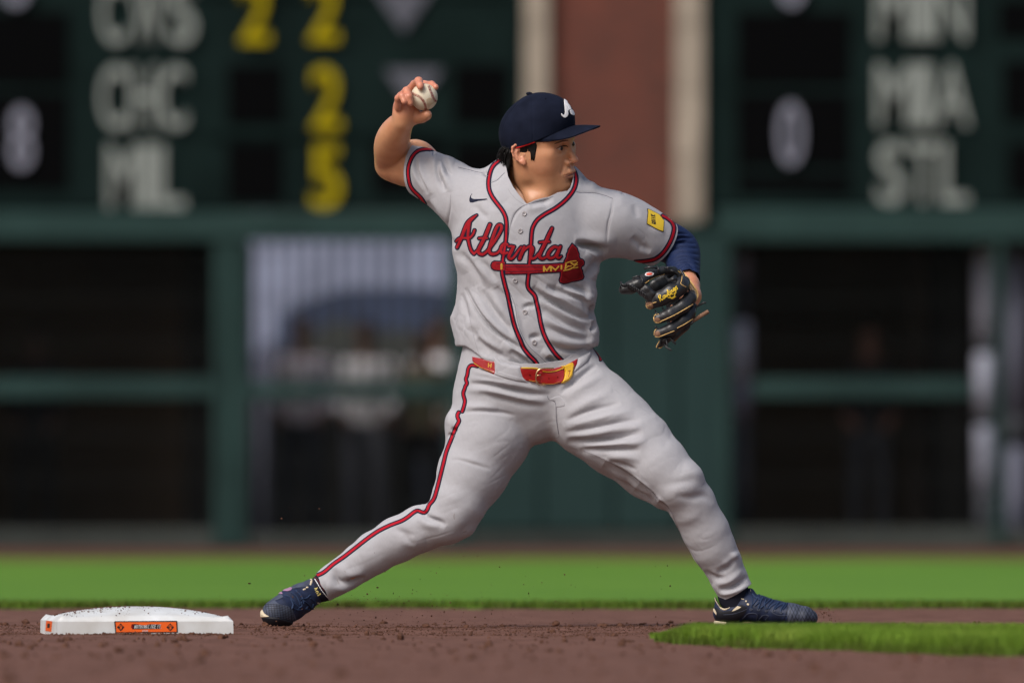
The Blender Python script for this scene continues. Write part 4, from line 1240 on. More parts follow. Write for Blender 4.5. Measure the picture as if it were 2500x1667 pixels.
# glove arm, bare wrist and the hand inside the glove
G = SDF((0.16, -0.30, 0.78), (0.54, 0.20, 1.12), 0.003)
G.chain([st3(1500, 545, 0.02, 52), st3(1600, 582, 0.065, 46), st3(1655, 607, 0.09, 34), st3(1665, 625, 0.08, 32)], 0.02)
G.chain([st3(1665, 625, 0.08, 32), st3(1668, 645, 0.04, 28), st3(1675, 672, -0.02, 24), st3(1682, 696, -0.07, 25), st3(1684, 722, -0.10, 27), st3(1668, 745, -0.12, 30)], 0.01)
G.chain([st3(1672, 735, -0.12, 12), st3(1655, 725, -0.135, 9), st3(1645, 718, -0.14, 8)], 0.005)
for dy in (0, 14, 28, 42):
    G.chain([st3(1672, 742 + dy * 0.4, -0.11, 11), st3(1655, 745 + dy * .7, -0.125, 9), st3(1642, 748 + dy * .8, -0.14, 8)], 0.005)
GV, GF = G.mesh(); GV = laplacian(GV, GF, 1, 0.5)

# hidden trunk, hips, legs and feet
K = SDF((-0.62, -0.30, 0.0), (0.66, 0.34, 1.22), 0.008)
K.chain([st3(1290, 880, 0.02, 120), st3(1285, 750, 0.02, 130), st3(1290, 600, 0.03, 145), st3(1300, 520, 0.04, 110)], 0.04, 0.62)
K.chain([st3(1160, 482, 0.04, 52), st3(1300, 520, 0.04, 50), st3(1460, 535, 0.02, 52)], 0.03)
K.chain([(p[0], p[1], p[2], p[3] * 0.66) for p in rear_leg + rear_calf[1:-1]], 0.02)
K.chain([(p[0], p[1], p[2], p[3] * 0.66) for p in front_leg + front_calf[1:-1]], 0.02)
KV, KF = K.mesh(); KV = laplacian(KV, KF, 1)

parts = [(HVw, HF, flH), (EV, EF, np.full(len(EV), 0.40)), (AV, AF, 0.55 * np.clip((300 - apy) / 40, 0, 1) * np.clip(1.2 - np.clip((apy - 190) / 200, 0, 1), 0, 1)), (GV, GF, np.full(len(GV), 0.3)), (KV, KF, np.zeros(len(KV)))]
off = 0; BV = []; BF = []; FL = []
for v, f, fl in parts:
    BV.append(v); BF.append(f + off); FL.append(fl); off += len(v)
BV = np.vstack(BV); BF = np.vstack(BF); FL = np.concatenate(FL)
body = mesh_obj('body', BV, BF, m_skin, player)
at = body.data.attributes.new('flush', 'FLOAT', 'POINT'); at.data.foreach_set('value', FL.astype(np.float32))
bvh_skin = bvh_of(np.vstack([HVw, EV]), np.vstack([HF, EF + len(HVw)]))
bvh_arm = bvh_of(AV, AF)

# eyes
def sphere(name, c, r, mat, parent, seg=20, sc=(1, 1, 1)):
    me = bpy.data.meshes.new(name); bm = bmesh.new()
    bmesh.ops.create_uvsphere(bm, u_segments=seg, v_segments=seg // 2 + 2, radius=r)
    bm.to_mesh(me); bm.free(); me.polygons.foreach_set('use_smooth', [True] * len(me.polygons)); me.materials.append(mat)
    o = bpy.data.objects.new(name, me); o.location = Vector(tuple(c)) - parent_loc(parent); o.scale = sc
    return link(o, parent)
GAZE = np.array([0.93, 0.30, 0.02]); GAZE /= np.linalg.norm(GAZE)      # local, looks further to his left
for (ex, ey, ez) in EYE:
    e = sphere('eye', hw((ex, ey, ez)), 0.0128 * HS, m_eye, player)
    g = np.array([GAZE[0], GAZE[1], GAZE[2]])
    c = np.array((ex, ey, ez)) + g * 0.0088
    sphere('iris', hw(c), 0.0076, m_iris, e, 14)
EYEL = crop(1180, 200, 4.9)
def face_stroke(name, pts, w, mat, off=0.0006, minus=None):
    return drape(name, [f_stroke(EYEL(pts) if len(pts[0]) == 2 else [(1180 + x / 4.9, 200 + y / 4.9, ww / 4.9) for x, y, ww in pts], w / 4.9)], bvh_skin, off, mat, player, step=0.45, maxjump=0.02)
face_stroke('eyelash', [(872, 800, 3), (910, 780, 8), (955, 768, 11), (995, 768, 11), (1012, 780, 6)], 8, m_hair)
drape('sideburn', [f_poly(EYEL([(512, 742), (632, 733), (628, 850), (606, 945), (588, 912), (562, 845), (530, 800)]), 3)], bvh_skin, 0.003, m_hair, player, step=0.6, puff=2, maxjump=0.02)
face_stroke('eyebrow', [(850, 745, 6), (905, 722, 16), (960, 706, 18), (1012, 702, 8)], 8, m_brow, 0.0003)
face_stroke('mouth_line', [(952, 1142, 2), (1000, 1133, 4), (1055, 1114, 4.5), (1098, 1100, 3)], 4, m_brow, 0.0006)
face_stroke('lip', [(968, 1140, 2), (1010, 1128, 9), (1060, 1106, 14), (1092, 1096, 12)], 10, m_lip, 0.0003)
face_stroke('lip', [(992, 1148, 3), (1030, 1152, 12), (1070, 1144, 16), (1088, 1138, 14)], 10, m_lip, 0.0003)

# compression sleeve on the glove arm
CS = SDF((0.30, -0.14, 0.86), (0.54, 0.20, 1.12), 0.0032)
slv = [st3(1560, 566, 0.045, 50), st3(1610, 583, 0.068, 51), st3(1648, 600, 0.088, 49), st3(1663, 615, 0.085, 46), st3(1667, 638, 0.05, 43), st3(1671, 662, 0.00, 38), st3(1679, 690, -0.055, 31), st3(1684, 708, -0.085, 27)]
CS.chain(spline(slv, 5).tolist(), 0.0)
CV, CF = CS.mesh(); CV = laplacian(CV, CF, 1); CV, CF = subdivide(CV, CF)
cN = crop(1480, 480, 3.92)
rings = []
for k, (a, m_, b) in enumerate([((590, 400), (680, 350), (790, 365)), ((585, 450), (700, 395), (840, 400)), ((580, 500), (700, 440), (865, 455)), ((575, 545), (710, 485), (885, 500)), ((580, 590), (720, 530), (900, 560)), ((600, 635), (740, 572), (905, 625)), ((620, 655), (760, 605), (900, 670)), ((660, 670), (780, 635), (890, 715)), ((700, 680), (800, 660), (875, 750)), ((730, 700), (810, 690), (860, 785)), ((755, 735), (815, 725), (850, 805))]):
    rings.append((cN([a, m_, b]), -0.0065, 2.6))
    rings.append((cN([(a[0], a[1] + 24), (m_[0], m_[1] + 22), (b[0], b[1] + 25)]), 0.0028, 4))
CV = folds(CV, CF, rings)
cpx, cpy = to_px(CV)
pw_ = np.array(W(1684, 684, -0.045)); dw = np.array([-0.15, 0.80, 0.58]); dw /= np.linalg.norm(dw)
CV, CF = cut_by(CV, CF, (CV - pw_) @ dw)
mesh_obj('arm_sleeve', CV, CF, m_sleeve, player)

# ---- hair
HRS = SDF((-0.135, -0.105, -0.12), (0.07, 0.105, 0.10), 0.003)
HRS.ell((0.008, 0, 0.028), (0.079, 0.083, 0.074), 0.01)
HRS.func((-0.2, -0.2, -0.2), (0.2, 0.2, 0.2), lambda X, Y, Z: np.maximum(X - 0.030 + 0 * Z, -(Z + 0.040 + 0.25 * (X + 0.1))), 0.004, 'max')
HRS.ell((-0.056, 0, -0.024), (0.018, 0.055, 0.032), 0.02)
hv, hf = HRS.mesh(); hv = laplacian(hv, hf, 2)
hair = mesh_obj('hair', HC + (hv * HS) @ HR, hf, m_hair, player)
st = MB(); rr = random.Random(5)
def lock(p0, p1, p2, r):
    q = spline([p0, p1, p2], 4); st.tube([tuple(v) for v in q], [r * (1 - 0.85 * (i / (len(q) - 1)) ** 1.5) for i in range(len(q))], 5)
for i in range(520):        # long hair at the nape, swept back
    x0 = rr.uniform(236, 345); y0 = rr.uniform(772, 850); yy = rr.uniform(-0.065, 0.05)
    sw = rr.uniform(0, 1)
    x2 = x0 - 95 * sw * rr.uniform(.6, 1.1) + 20 * (1 - sw); y2 = y0 + 120 + 90 * (1 - sw) + rr.uniform(-35, 30)
    x1 = (x0 + x2) / 2 - 22 * sw; y1 = (y0 + y2) / 2 - 18 * sw
    P = [W(*EYEL([(x, y)])[0], yy + d) for x, y, d in ((x0, y0, 0), (x1, y1, 0.005), (x2, y2, 0.012))]
    lock(*P, rr.uniform(0.0014, 0.0026))
for i in range(60):         # strip of hair down the side of the neck behind the ear
    x0 = rr.uniform(285, 340); y0 = rr.uniform(850, 920); yy = rr.uniform(-0.062, -0.03)
    P = [W(*EYEL([(x, y)])[0], yy) for x, y in ((x0, y0), (x0 - 12, y0 + 100), (rr.uniform(272, 300), y0 + rr.uniform(150, 270)))]
    lock(*P, 0.0016)
for i in range(190):         # sideburn lock in front of the ear
    u = rr.uniform(0, 1)
    x0 = 525 + 100 * u; y0 = 735 + rr.uniform(-8, 10)
    x2 = 592 + rr.uniform(-22, 22); y2 = 900 + 45 * rr.random() - 110 * abs(u - 0.7) * rr.random()
    if u < 0.25: x2, y2 = 548 + rr.uniform(-10, 10), 815 + rr.uniform(-20, 20)
    pts = []
    for x, y in ((x0, y0), ((x0 + x2) / 2 + 4, (y0 + y2) / 2), (x2, y2)):
        px_, py_ = EYEL([(x, y)])[0]; d = (W(px_, py_) - CAMP).normalized(); h, n_, _, _ = bvh_skin.ray_cast(CAMP, d)
        pts.append((h if h else W(px_, py_, -0.05)) + (n_ if h else Vector((0, -1, 0))) * 0.0012)
    lock(*pts, 0.0021)
tag(st.build('hair_strands', m_hair, hair, smooth=True), kind='stuff')

# ---- cap
CPS = SDF((-0.125, -0.11, -0.07), (0.135, 0.11, 0.16), 0.0028)
CPS.ell((0.0165, 0, 0.036), (0.0905, 0.0880, 0.1015), 0.0)
CPS.ell((0.044, 0, 0.087), (0.064, 0.055, 0.048), 0.03)
CPS.ell((-0.020, 0, 0.045), (0.056, 0.076, 0.060), 0.02)
PV, PF = CPS.mesh(); PV = laplacian(PV, PF, 2); PV, PF = subdivide(PV, PF)
rim = lambda f: 0.0215 + 0.33 * f + 1.2 * np.clip(f - 0.02, 0, 1) ** 2
PV = PV + vnormals(PV, PF) * (0.0008 * fbm(PV, 12, 31, 2))[:, None]
# six panel seams pressed in
ang = np.arctan2(PV[:, 1], PV[:, 0] - 0.0)
rad = np.hypot(PV[:, 0], PV[:, 1])
for a0 in (0, 60, 120, 180, 240, 300):
    dd = np.abs((ang - math.radians(a0) + math.pi) % (2 * math.pi) - math.pi) * rad
    PV[:, :3] -= vnormals(PV, PF) * (0.0010 * np.exp(-(dd / 0.0018) ** 2) * (rad > 0.012))[:, None]
PV, PF = cut_by(PV, PF, PV[:, 2] - rim(PV[:, 0]))
CAPV = HC + (PV * HS) @ HR
bvh_cap = bvh_of(CAPV, PF)
cap = mesh_obj('cap', CAPV, PF, m_cap, player)
sm = cap.modifiers.new('thick', 'SOLIDIFY'); sm.thickness = 0.0025; sm.offset = -1
# brim
nb_, nr_ = 48, 16
V = []; 
for layer in (0, 1):
    for i in range(nb_ + 1):
        a = math.radians(-66 + 132 * i / nb_)
        fi, li = 0.002 + 0.1040 * math.cos(a), 0.0865 * math.sin(a)
        L = 0.079 * max(0.0, math.cos(a * 1.36)) ** 0.72
        for j in range(nr_ + 1):
            t = j / nr_
            f = fi + L * t * (0.95 + 0.05 * math.cos(a)); l = li * (1 - 0.12 * t * abs(math.sin(a)))
            u = rim(fi) + 0.0008 + 0.14 * (f - fi) - 3.1 * t * (l * l) * min(1.0, L / 0.055) ** 1.2 - 0.9 * (f - fi) ** 2 - 0.0028 * layer
            V.append((f, l, u))
n1 = (nb_ + 1) * (nr_ + 1); Fb = []
for layer in (0, 1):
    for i in range(nb_):
        for j in range(nr_):
            q = [layer * n1 + i * (nr_ + 1) + j, layer * n1 + (i + 1) * (nr_ + 1) + j, layer * n1 + (i + 1) * (nr_ + 1) + j + 1, layer * n1 + i * (nr_ + 1) + j + 1]
            Fb.append(tuple(q if layer == 1 else q[::-1]))
for i in range(nb_):
    q = [i * (nr_ + 1) + nr_, (i + 1) * (nr_ + 1) + nr_]
    Fb.append((q[0], q[1], n1 + q[1], n1 + q[0]))
brim = mesh_obj('brim', HC + (np.array(V) * HS) @ HR, Fb, m_cap, cap)
bt = sphere('button', hw((-0.006, 0, 0.1385)), 0.0085, m_cap, cap, 14, (1, 1, 0.55))
drape('eyelet', [f_stroke([(1332, 241.6), (1332.4, 242)], 2.2, 0)], bvh_cap, 0.0005, m_black, cap, step=0.4)
c1s = crop(1180, 200, 4.9)
emb = [f_poly(c1s([(966, 205), (980, 202), (993, 225), (1007, 262), (1029, 287), (1041, 312), (1048, 330), (1022, 338), (1008, 352), (1012, 385), (1002, 412), (980, 430), (955, 426), (938, 408), (928, 386), (934, 380), (945, 395), (962, 400), (973, 388), (977, 360), (972, 310), (966, 255)])),
       f_poly(c1s([(1031, 347), (1050, 334), (1070, 352), (1086, 385), (1078, 402), (1056, 396), (1038, 372)]), 3)]
drape('emblem', emb, bvh_cap, 0.0020, m_white, cap, step=0.4, minus=f_stroke(c1s([(998, 290), (1004, 318)]), 1.5, 0)[0])
# red lining tape showing under the cap edge
lt = MB(); 
pts = []
for i in range(10):
    a = math.radians(-100 + 34 * i / 9)
    f, l = 0.0125 + 0.0930 * math.cos(a), 0.0855 * math.sin(a)
    pts.append(tuple(hw((f, l, float(rim(f)) - 0.0020))))
lt.tube(pts, 0.0022, 6); lt.build('lining', m_capred, cap, smooth=True)
# ------------------------------------------------------------------ laid-on pieces of the uniform
def ss(pts, w, sm=6):
    return f_stroke(pts, w, sm)
def band(name, pts, bvh, par, wn=12.4, wr=4.6, off=0.0004):
    """navy tape with the red tape on it"""
    n = drape(name, [ss(pts, wn)], bvh, off, m_navy, par, step=1.2)
    drape('red_tape', [ss(pts, wr)], bvh, off + 0.0005, m_red, n, step=0.9)
    return n
# chest piping
band('piping', cJ([(800, 40), (735, 92), (700, 135), (675, 200), (660, 290), (665, 380), (698, 460), (755, 540), (815, 620), (848, 690), (860, 770), (858, 850), (853, 950), (835, 1080), (818, 1190), (812, 1310), (830, 1400), (852, 1490), (874, 1568)]) + cE([(670, 335), (703, 440), (742, 530), (775, 610), (825, 680), (890, 745), (920, 790)]), bvh_jer, jersey)
band('piping', cJ([(1590, 140), (1628, 195), (1645, 270), (1627, 360), (1580, 440), (1500, 525), (1400, 600), (1290, 662), (1210, 722), (1165, 790), (1145, 860), (1135, 1000), (1120, 1190), (1107, 1345), (1103, 1480)]) + cE([(885, 85), (905, 150), (930, 260), (950, 370), (975, 460), (1012, 545), (1060, 625), (1110, 690), (1160, 740), (1195, 790)]), bvh_jer, jersey)
# sleeve bands
band('cuff_band', cL([(500, 100), (440, 108), (385, 108), (310, 125), (252, 180), (216, 260), (202, 340), (208, 420), (228, 500), (272, 560), (315, 600), (350, 640), (380, 690)]), bvh_jer, jersey, 11, 4.6)
band('cuff_band', cR([(1200, 570), (1240, 590), (1262, 606), (1300, 640), (1322, 690), (1318, 750), (1296, 820), (1262, 890), (1215, 960), (1165, 1010), (1105, 1045), (1030, 1062), (960, 1070), (900, 1075)]), bvh_jer, jersey, 12, 5.2)
# seams
def seam(pts, w=1.0, mat=None, par=None, bvh=None, off=0.0003, name='seam'):
    return drape(name, [ss(pts, w)], bvh or bvh_jer, off, mat or m_seam, par or jersey, step=0.55)
m_seam_dk = M('seam_thread_dark', (0.10, 0.10, 0.13), 0.8)  # darker thread for some seams and the button stitches
seam(cL([(735, 300), (830, 322), (940, 350), (990, 356)]), 1.1, m_seam_dk)
seam(cL([(1090, 462), (1150, 435), (1195, 390), (1228, 360)]), 1.0, m_seam_dk)
seam(cR([(255, 306), (320, 320), (440, 318), (560, 345), (655, 382)]), 1.1, m_seam_dk)
seam(cR([(655, 382), (655, 480), (622, 640), (598, 740), (580, 860)]), 0.9)
seam(cL([(650, 590), (650, 700), (636, 820), (612, 985)]), 0.9)
seam(cJ([(885, 900), (905, 780), (950, 660), (1010, 590), (1080, 555), (1200, 520), (1320, 490), (1385, 460)]), 1.0, m_seam_dk)
seam(cJ([(880, 380), (920, 440), (980, 500), (1070, 560)]), 0.9)
seam(cE([(190, 10), (250, 140), (350, 300), (480, 440)]), 0.9)
seam(cE([(205, 130), (225, 260), (262, 440), (290, 560), (335, 700)]), 0.8)
seam(cE([(640, 60), (690, 190), (712, 330), (750, 460), (830, 600), (940, 700), (1010, 770)]), 0.9, m_seam_dk)

# buttons
def button(x, y, r=6.2):
    d = (W(x, y) - CAMP).normalized(); h, n, _, _ = bvh_jer.ray_cast(CAMP, d)
    if h is None: return
    if n.dot(d) > 0: n = -n
    mb = MB(); R = r / 941
    u = n.cross(Vector((0, 0, 1))).normalized(); w = n.cross(u)
    prof = [(R * 0.0, 0.0012), (R * 0.5, 0.0012), (R * 0.72, 0.0024), (R * 0.92, 0.0024), (R, 0.0012), (R, -0.001)]
    n_ = 20; vs = []; fs = []
    for rr_, hh_ in prof:
        for k in range(n_):
            a = 2 * math.pi * k / n_
            vs.append(h + n * hh_ + (u * math.cos(a) + w * math.sin(a)) * max(rr_, 1e-5))
    for i in range(len(prof) - 1):
        for k in range(n_):
            fs.append((i * n_ + k, (i + 1) * n_ + k, (i + 1) * n_ + (k + 1) % n_, i * n_ + (k + 1) % n_))
    mb.add(vs, fs)
    b = mb.build('button', m_btn, jersey, smooth=True)
    q = MB()
    for s in (-1, 1):
        c = h + n * 0.0014 + u * (R * 0.17 * s)
        q.tube([c - w * R * 0.2, c + w * R * 0.2], 0.0005, 5)
    q.build('thread', m_seam_dk, b)
for x, y in cJ([(1060, 655), (1016, 849), (958, 1408)]) + cE([(790, 256), (885, 561)]):
    button(x, y)
# maker's mark on the right chest
sw = f_poly(cJ([(478, 432), (462, 448), (460, 470), (472, 484), (500, 492), (560, 491), (640, 487), (645, 493), (620, 500), (540, 512), (480, 530), (452, 528), (443, 508), (446, 480), (456, 452), (470, 434)]))
drape('swoosh_mark', [sw], bvh_jer, 0.0011, m_navy, jersey, step=0.6)

# ---- the word on the chest
A_ = lambda pts: [(1080 + x / 5.227, 420 + y / 5.227, w / 5.227) for x, y, w in pts]
word = [
    # A
    [(440, 552, 14), (390, 590, 34), (330, 650, 44), (290, 730, 40), (255, 820, 36), (220, 900, 34), (190, 965, 30)],
    [(352, 630, 30), (338, 720, 34), (330, 800, 34), (335, 870, 30), (352, 950, 26), (375, 1010, 30), (405, 1045, 28)],
    [(180, 885, 22), (215, 850, 24), (280, 842, 26), (340, 845, 28), (390, 800, 26), (412, 745, 26)],
    # t
    [(608, 672, 36), (580, 745, 42), (545, 830, 42), (505, 910, 42), (465, 990, 40), (470, 1035, 38), (515, 1052, 34), (565, 1020, 30)],
    [(470, 848, 24), (520, 842, 26), (572, 846, 24)],
    [(405, 1045, 28), (440, 1010, 26), (475, 960, 20)],
    # l
    [(565, 1020, 30), (620, 950, 32), (690, 850, 34), (750, 740, 34), (752, 685, 34), (715, 680, 32), (680, 740, 36), (645, 840, 38), (612, 940, 38), (600, 1010, 38), (635, 1048, 36), (700, 1035, 30), (745, 985, 28)],
    # first a (front closes over it)
    [(828, 925, 34), (790, 920, 36), (755, 960, 40), (750, 1010, 38), (780, 1042, 34), (828, 1030, 30)],
    [(845, 952, 24), (880, 946, 28), (918, 952, 24)], [(906, 962, 34), (876, 1020, 42), (852, 1068, 40), (852, 1098, 34), (880, 1108, 32), (918, 1078, 28), (975, 995, 26), (1005, 958, 24)],
    # n
    [(1044, 958, 36), (1015, 1030, 42), (985, 1105, 40)],
    [(1008, 1050, 22), (1058, 985, 26), (1112, 950, 32), (1150, 970, 38), (1146, 1020, 40), (1128, 1072, 38), (1148, 1106, 34), (1195, 1085, 28), (1225, 1040, 24)],
    # t
    [(1398, 718, 30), (1365, 790, 40), (1330, 870, 42), (1290, 950, 42), (1250, 1030, 42), (1240, 1080, 40), (1275, 1105, 34), (1335, 1080, 26)],
    [(1240, 898, 22), (1300, 892, 26), (1365, 890, 22)],
    # a
    [(1470, 965, 32), (1425, 958, 36), (1375, 1000, 40), (1345, 1060, 40), (1370, 1100, 36), (1425, 1085, 30), (1470, 1020, 28)],
    [(1505, 950, 28), (1475, 1020, 40), (1460, 1075, 36), (1485, 1098, 26), (1518, 1075, 16)],
]
wf = [ss(A_(p), 1) for p in word]
split = crop(1080, 420, 5.227)([(836, 880), (806, 1330)])
let_n = drape('lettering', wf, bvh_jer, 0.0007, m_navy, jersey, grow=3.2, step=0.8)
drape('twill', wf, bvh_jer, 0.0013, m_redtw, let_n, step=0.7)
# thin raised stitch line running round inside each letter: narrower copy, brighter thread
drape('stitching', [ss([(x, y, max(w - 3.6, 0.8)) for x, y, w in A_(p)], 1) for p in word], bvh_jer, 0.0016, m_redhi, let_n, step=0.7)
drape('twill_face', [ss([(x, y, max(w - 5.2, 0.1)) for x, y, w in A_(p)], 1) for p in word], bvh_jer, 0.0018, m_redtw, let_n, step=0.7)

# ---- tomahawk
cT2 = crop(1080, 420, 5.227)
hl = f_poly(cT2([(800, 1150), (665, 1142), (638, 1158), (628, 1190), (635, 1222), (665, 1245), (720, 1252), (800, 1252)]))
hr = f_poly(cT2([(806, 1180), (1000, 1182), (1300, 1182), (1560, 1166), (1580, 1200), (1510, 1268), (1400, 1276), (1200, 1286), (1000, 1296), (806, 1296)]))
head = f_poly(cT2([(1655, 918), (1682, 945), (1712, 975), (1720, 1010), (1735, 1040), (1735, 1075), (1748, 1108), (1785, 1120), (1803, 1145), (1800, 1180), (1772, 1200), (1762, 1225), (1780, 1260), (1784, 1300), (1797, 1335), (1786, 1362), (1720, 1382), (1660, 1388), (1600, 1408), (1540, 1418), (1502, 1404), (1496, 1375), (1510, 1330), (1512, 1280), (1530, 1245), (1550, 1180), (1562, 1130), (1585, 1090), (1588, 1050), (1605, 1020), (1608, 990), (1630, 960)]))
tn = drape('tomahawk', [hl, hr, head], bvh_jer, 0.0008, m_navy, jersey, grow=3.0, step=0.9)
drape('border', [hl, hr, head], bvh_jer, 0.0014, m_redtw, tn, step=0.8)
drape('blade', [head], bvh_jer, 0.0018, m_darkred, tn, grow=-2.6, step=0.8)
for pts in ([(690, 1168), (800, 1172)], [(806, 1207), (1100, 1212), (1400, 1212), (1500, 1206)], [(806, 1272), (1100, 1266), (1420, 1252)]):
    drape('stitch_line', [ss(cT2(pts), 1.0)], bvh_jer, 0.0017, m_navy, tn, step=0.5)
g = [[(757, 1178, 26), (757, 1232, 26)], [(1296, 1208, 24), (1294, 1258, 24)], [(1296, 1210, 10), (1330, 1255, 22)], [(1330, 1255, 18), (1372, 1205, 20)], [(1384, 1208, 24), (1384, 1256, 24)], [(1400, 1212, 16), (1440, 1250, 20)], [(1440, 1250, 16), (1480, 1205, 18)], [(1516, 1194, 18), (1516, 1236, 18)],
     [(1545, 1256, 14), (1620, 1240, 14), (1680, 1200, 14), (1718, 1150, 12)], [(1570, 1162, 12), (1640, 1140, 12), (1702, 1132, 10)], [(1575, 1172, 18), (1562, 1232, 18)], [(1640, 1160, 20), (1672, 1182, 20)], [(1590, 1205, 14), (1640, 1196, 14)], [(1690, 1170, 18), (1715, 1180, 16)], [(1650, 1225, 14), (1722, 1214, 14)], [(1560, 1240, 12), (1605, 1196, 12)]]
tag(drape('gold_lashing', [f_stroke(A_(p), 1, 4) for p in g], bvh_jer, 0.0023, m_gold, tn, step=0.5), kind='stuff')

# ---- sleeve patch
pq = f_poly(crop(1480, 480, 3.92)([(392, 118), (410, 124), (505, 172), (552, 232), (545, 338), (500, 322), (388, 262), (398, 150)]))
pa = drape('patch', [pq], bvh_jer, 0.0010, m_navy, jersey, grow=0.6, step=0.7)
drape('patch_face', [pq], bvh_jer, 0.0018, m_yellow, pa, grow=-0.9, step=0.6)
def text_strokes(txt, at, ux, uy, w):
    """tiny stroke font; at = px origin, ux/uy = px vectors of one letter box"""
    G_ = {'Q': [[(.1, .1), (.8, .1), (.8, .9), (.1, .9), (.1, .1)], [(.5, .3), (.95, 0)]], 'U': [[(.1, 1), (.1, .1), (.8, .1), (.8, 1)]], 'I': [[(.45, 0), (.45, 1)]], 'N': [[(.1, 0), (.1, 1), (.8, 0), (.8, 1)]],
          'K': [[(.1, 0), (.1, 1)], [(.8, 1), (.1, .5), (.8, 0)]], 'H': [[(.1, 0), (.1, 1)], [(.8, 0), (.8, 1)], [(.1, .5), (.8, .5)]], 'L': [[(.1, 1), (.1, 0), (.8, 0)]], 'C': [[(.85, .9), (.1, .9), (.1, .1), (.85, .1)]], 'S': [[(.85, .9), (.1, .9), (.1, .5), (.85, .5), (.85, .1), (.1, .1)]],
          'E': [[(.85, 1), (.1, 1), (.1, 0), (.85, 0)], [(.1, .5), (.7, .5)]], 'O': [[(.1, .1), (.8, .1), (.8, .9), (.1, .9), (.1, .1)]], 'T': [[(0, 1), (.9, 1)], [(.45, 1), (.45, 0)]], 'G': [[(.85, .9), (.1, .9), (.1, .1), (.85, .1), (.85, .5), (.5, .5)]], '.': [[(.3, 0), (.35, .05)]],
          '1': [[(.2, .8), (.5, 1), (.5, 0)]], '7': [[(.1, 1), (.8, 1), (.4, 0)]], '2': [[(.1, .85), (.45, 1), (.8, .8), (.1, 0), (.85, 0)]], '0': [[(.1, .1), (.8, .1), (.8, .9), (.1, .9), (.1, .1)]], '6': [[(.8, 1), (.1, .6), (.1, 0), (.8, 0), (.8, .5), (.1, .5)]], 'F': [[(.1, 0), (.1, 1), (.85, 1)], [(.1, .5), (.7, .5)]],
          'R': [[(.1, 0), (.1, 1), (.8, 1), (.8, .55), (.1, .5), (.85, 0)]]}
    out = []
    for i, ch in enumerate(txt):
        for s_ in G_.get(ch, []):
            P = [(at[0] + ux[0] * (i + a * .8) + uy[0] * b, at[1] + ux[1] * (i + a * .8) + uy[1] * b, w) for a, b in s_]
            out.append(f_stroke(P, w, 0))
    return out
q0 = crop(1480, 480, 3.92)([(470, 268)])[0]
drape('patch_lettering', text_strokes('QUIK', q0, (-0.6, -6.1), (-9.5, -2.4), 1.5), bvh_jer, 0.0024, m_navy, pa, step=0.45)

# ------------------------------------------------------------------ trousers: side piping, fly, loops
band('side_piping', cE([(310, 800), (262, 790), (232, 805), (218, 840), (210, 890), (197, 930), (207, 972), (192, 1000), (183, 1030), (172, 1060), (172, 1095), (186, 1150), (175, 1210), (160, 1256)]), bvh_tro, trousers, 10.5, 4.6)
band('side_piping', cA([(1130, 20), (1120, 40), (1122, 62), (1131, 88), (1105, 140), (1070, 230), (1035, 320), (1015, 400), (990, 500), (965, 600), (940, 680), (905, 725), (888, 765), (868, 785), (845, 783), (815, 772), (785, 785), (740, 820), (690, 850), (600, 885), (510, 930), (430, 985), (340, 1055), (250, 1125), (170, 1180), (100, 1240), (45, 1268)]), bvh_tro, trousers, 11.2, 5.2)
band('side_piping', cE([(1485, 598), (1500, 625), (1525, 668), (1545, 700), (1552, 735)]), bvh_tro, trousers, 9, 4)
seam(cB([(142, 340), (145, 400), (150, 470), (155, 520), (130, 528)]), 1.2, m_seam, trousers, bvh_tro)
seam(cB([(300, 602), (430, 655), (560, 735), (660, 800), (730, 870), (810, 950), (850, 1040), (900, 1140), (960, 1240), (1015, 1330)]), 1.1, m_seam, trousers, bvh_tro, 0.0006)
drape('fly_tab', [f_poly(cE([(1035, 1140), (1090, 1110), (1140, 1102), (1180, 1140), (1192, 1165), (1188, 1200), (1110, 1212), (1100, 1175), (1085, 1150)]), 4)], bvh_tro, 0.0012, m_cloth, trousers, step=0.8, puff=2)
seam(cE([(1018, 1100), (1030, 1130), (1080, 1150), (1102, 1190), (1108, 1330), (1130, 1480)]), 1.1, m_seam_dk, trousers, bvh_tro, 0.0006)

m_stain = M('dirt_mark', (0.28, 0.255, 0.25), 0.95, col2=(0.36, 0.35, 0.36), vscale=120)
for pts, w in (([(1096, 795), (1092, 815), (1096, 835)], 2.4), ([(255, 1236), (262, 1240)], 2.2), ([(198, 1300), (212, 1330)], 2.0), ([(1160, 938), (1185, 932)], 3.0)):
    drape('dirt_mark', [ss(cA(pts), w)], bvh_tro, 0.0002, m_stain, trousers, step=0.5)

# ------------------------------------------------------------------ belt: an oval ring round the waist, tilted with the hips
# raise the belt clear of the cloth: it lies over the waistband
waist_bvh = bvh_tro
belt = drape('belt', [f_poly(cE([(262, 705), (350, 722), (470, 745), (560, 765), (750, 812), (900, 822), (1050, 830), (1180, 800), (1320, 725), (1318, 775), (1290, 830), (1180, 960), (1090, 985), (960, 985), (830, 952), (700, 935), (560, 900), (470, 880), (400, 850), (330, 810), (285, 775), (262, 745)], ))], bvh_tro, 0.0040, m_belt, player, step=1.2, puff=3)
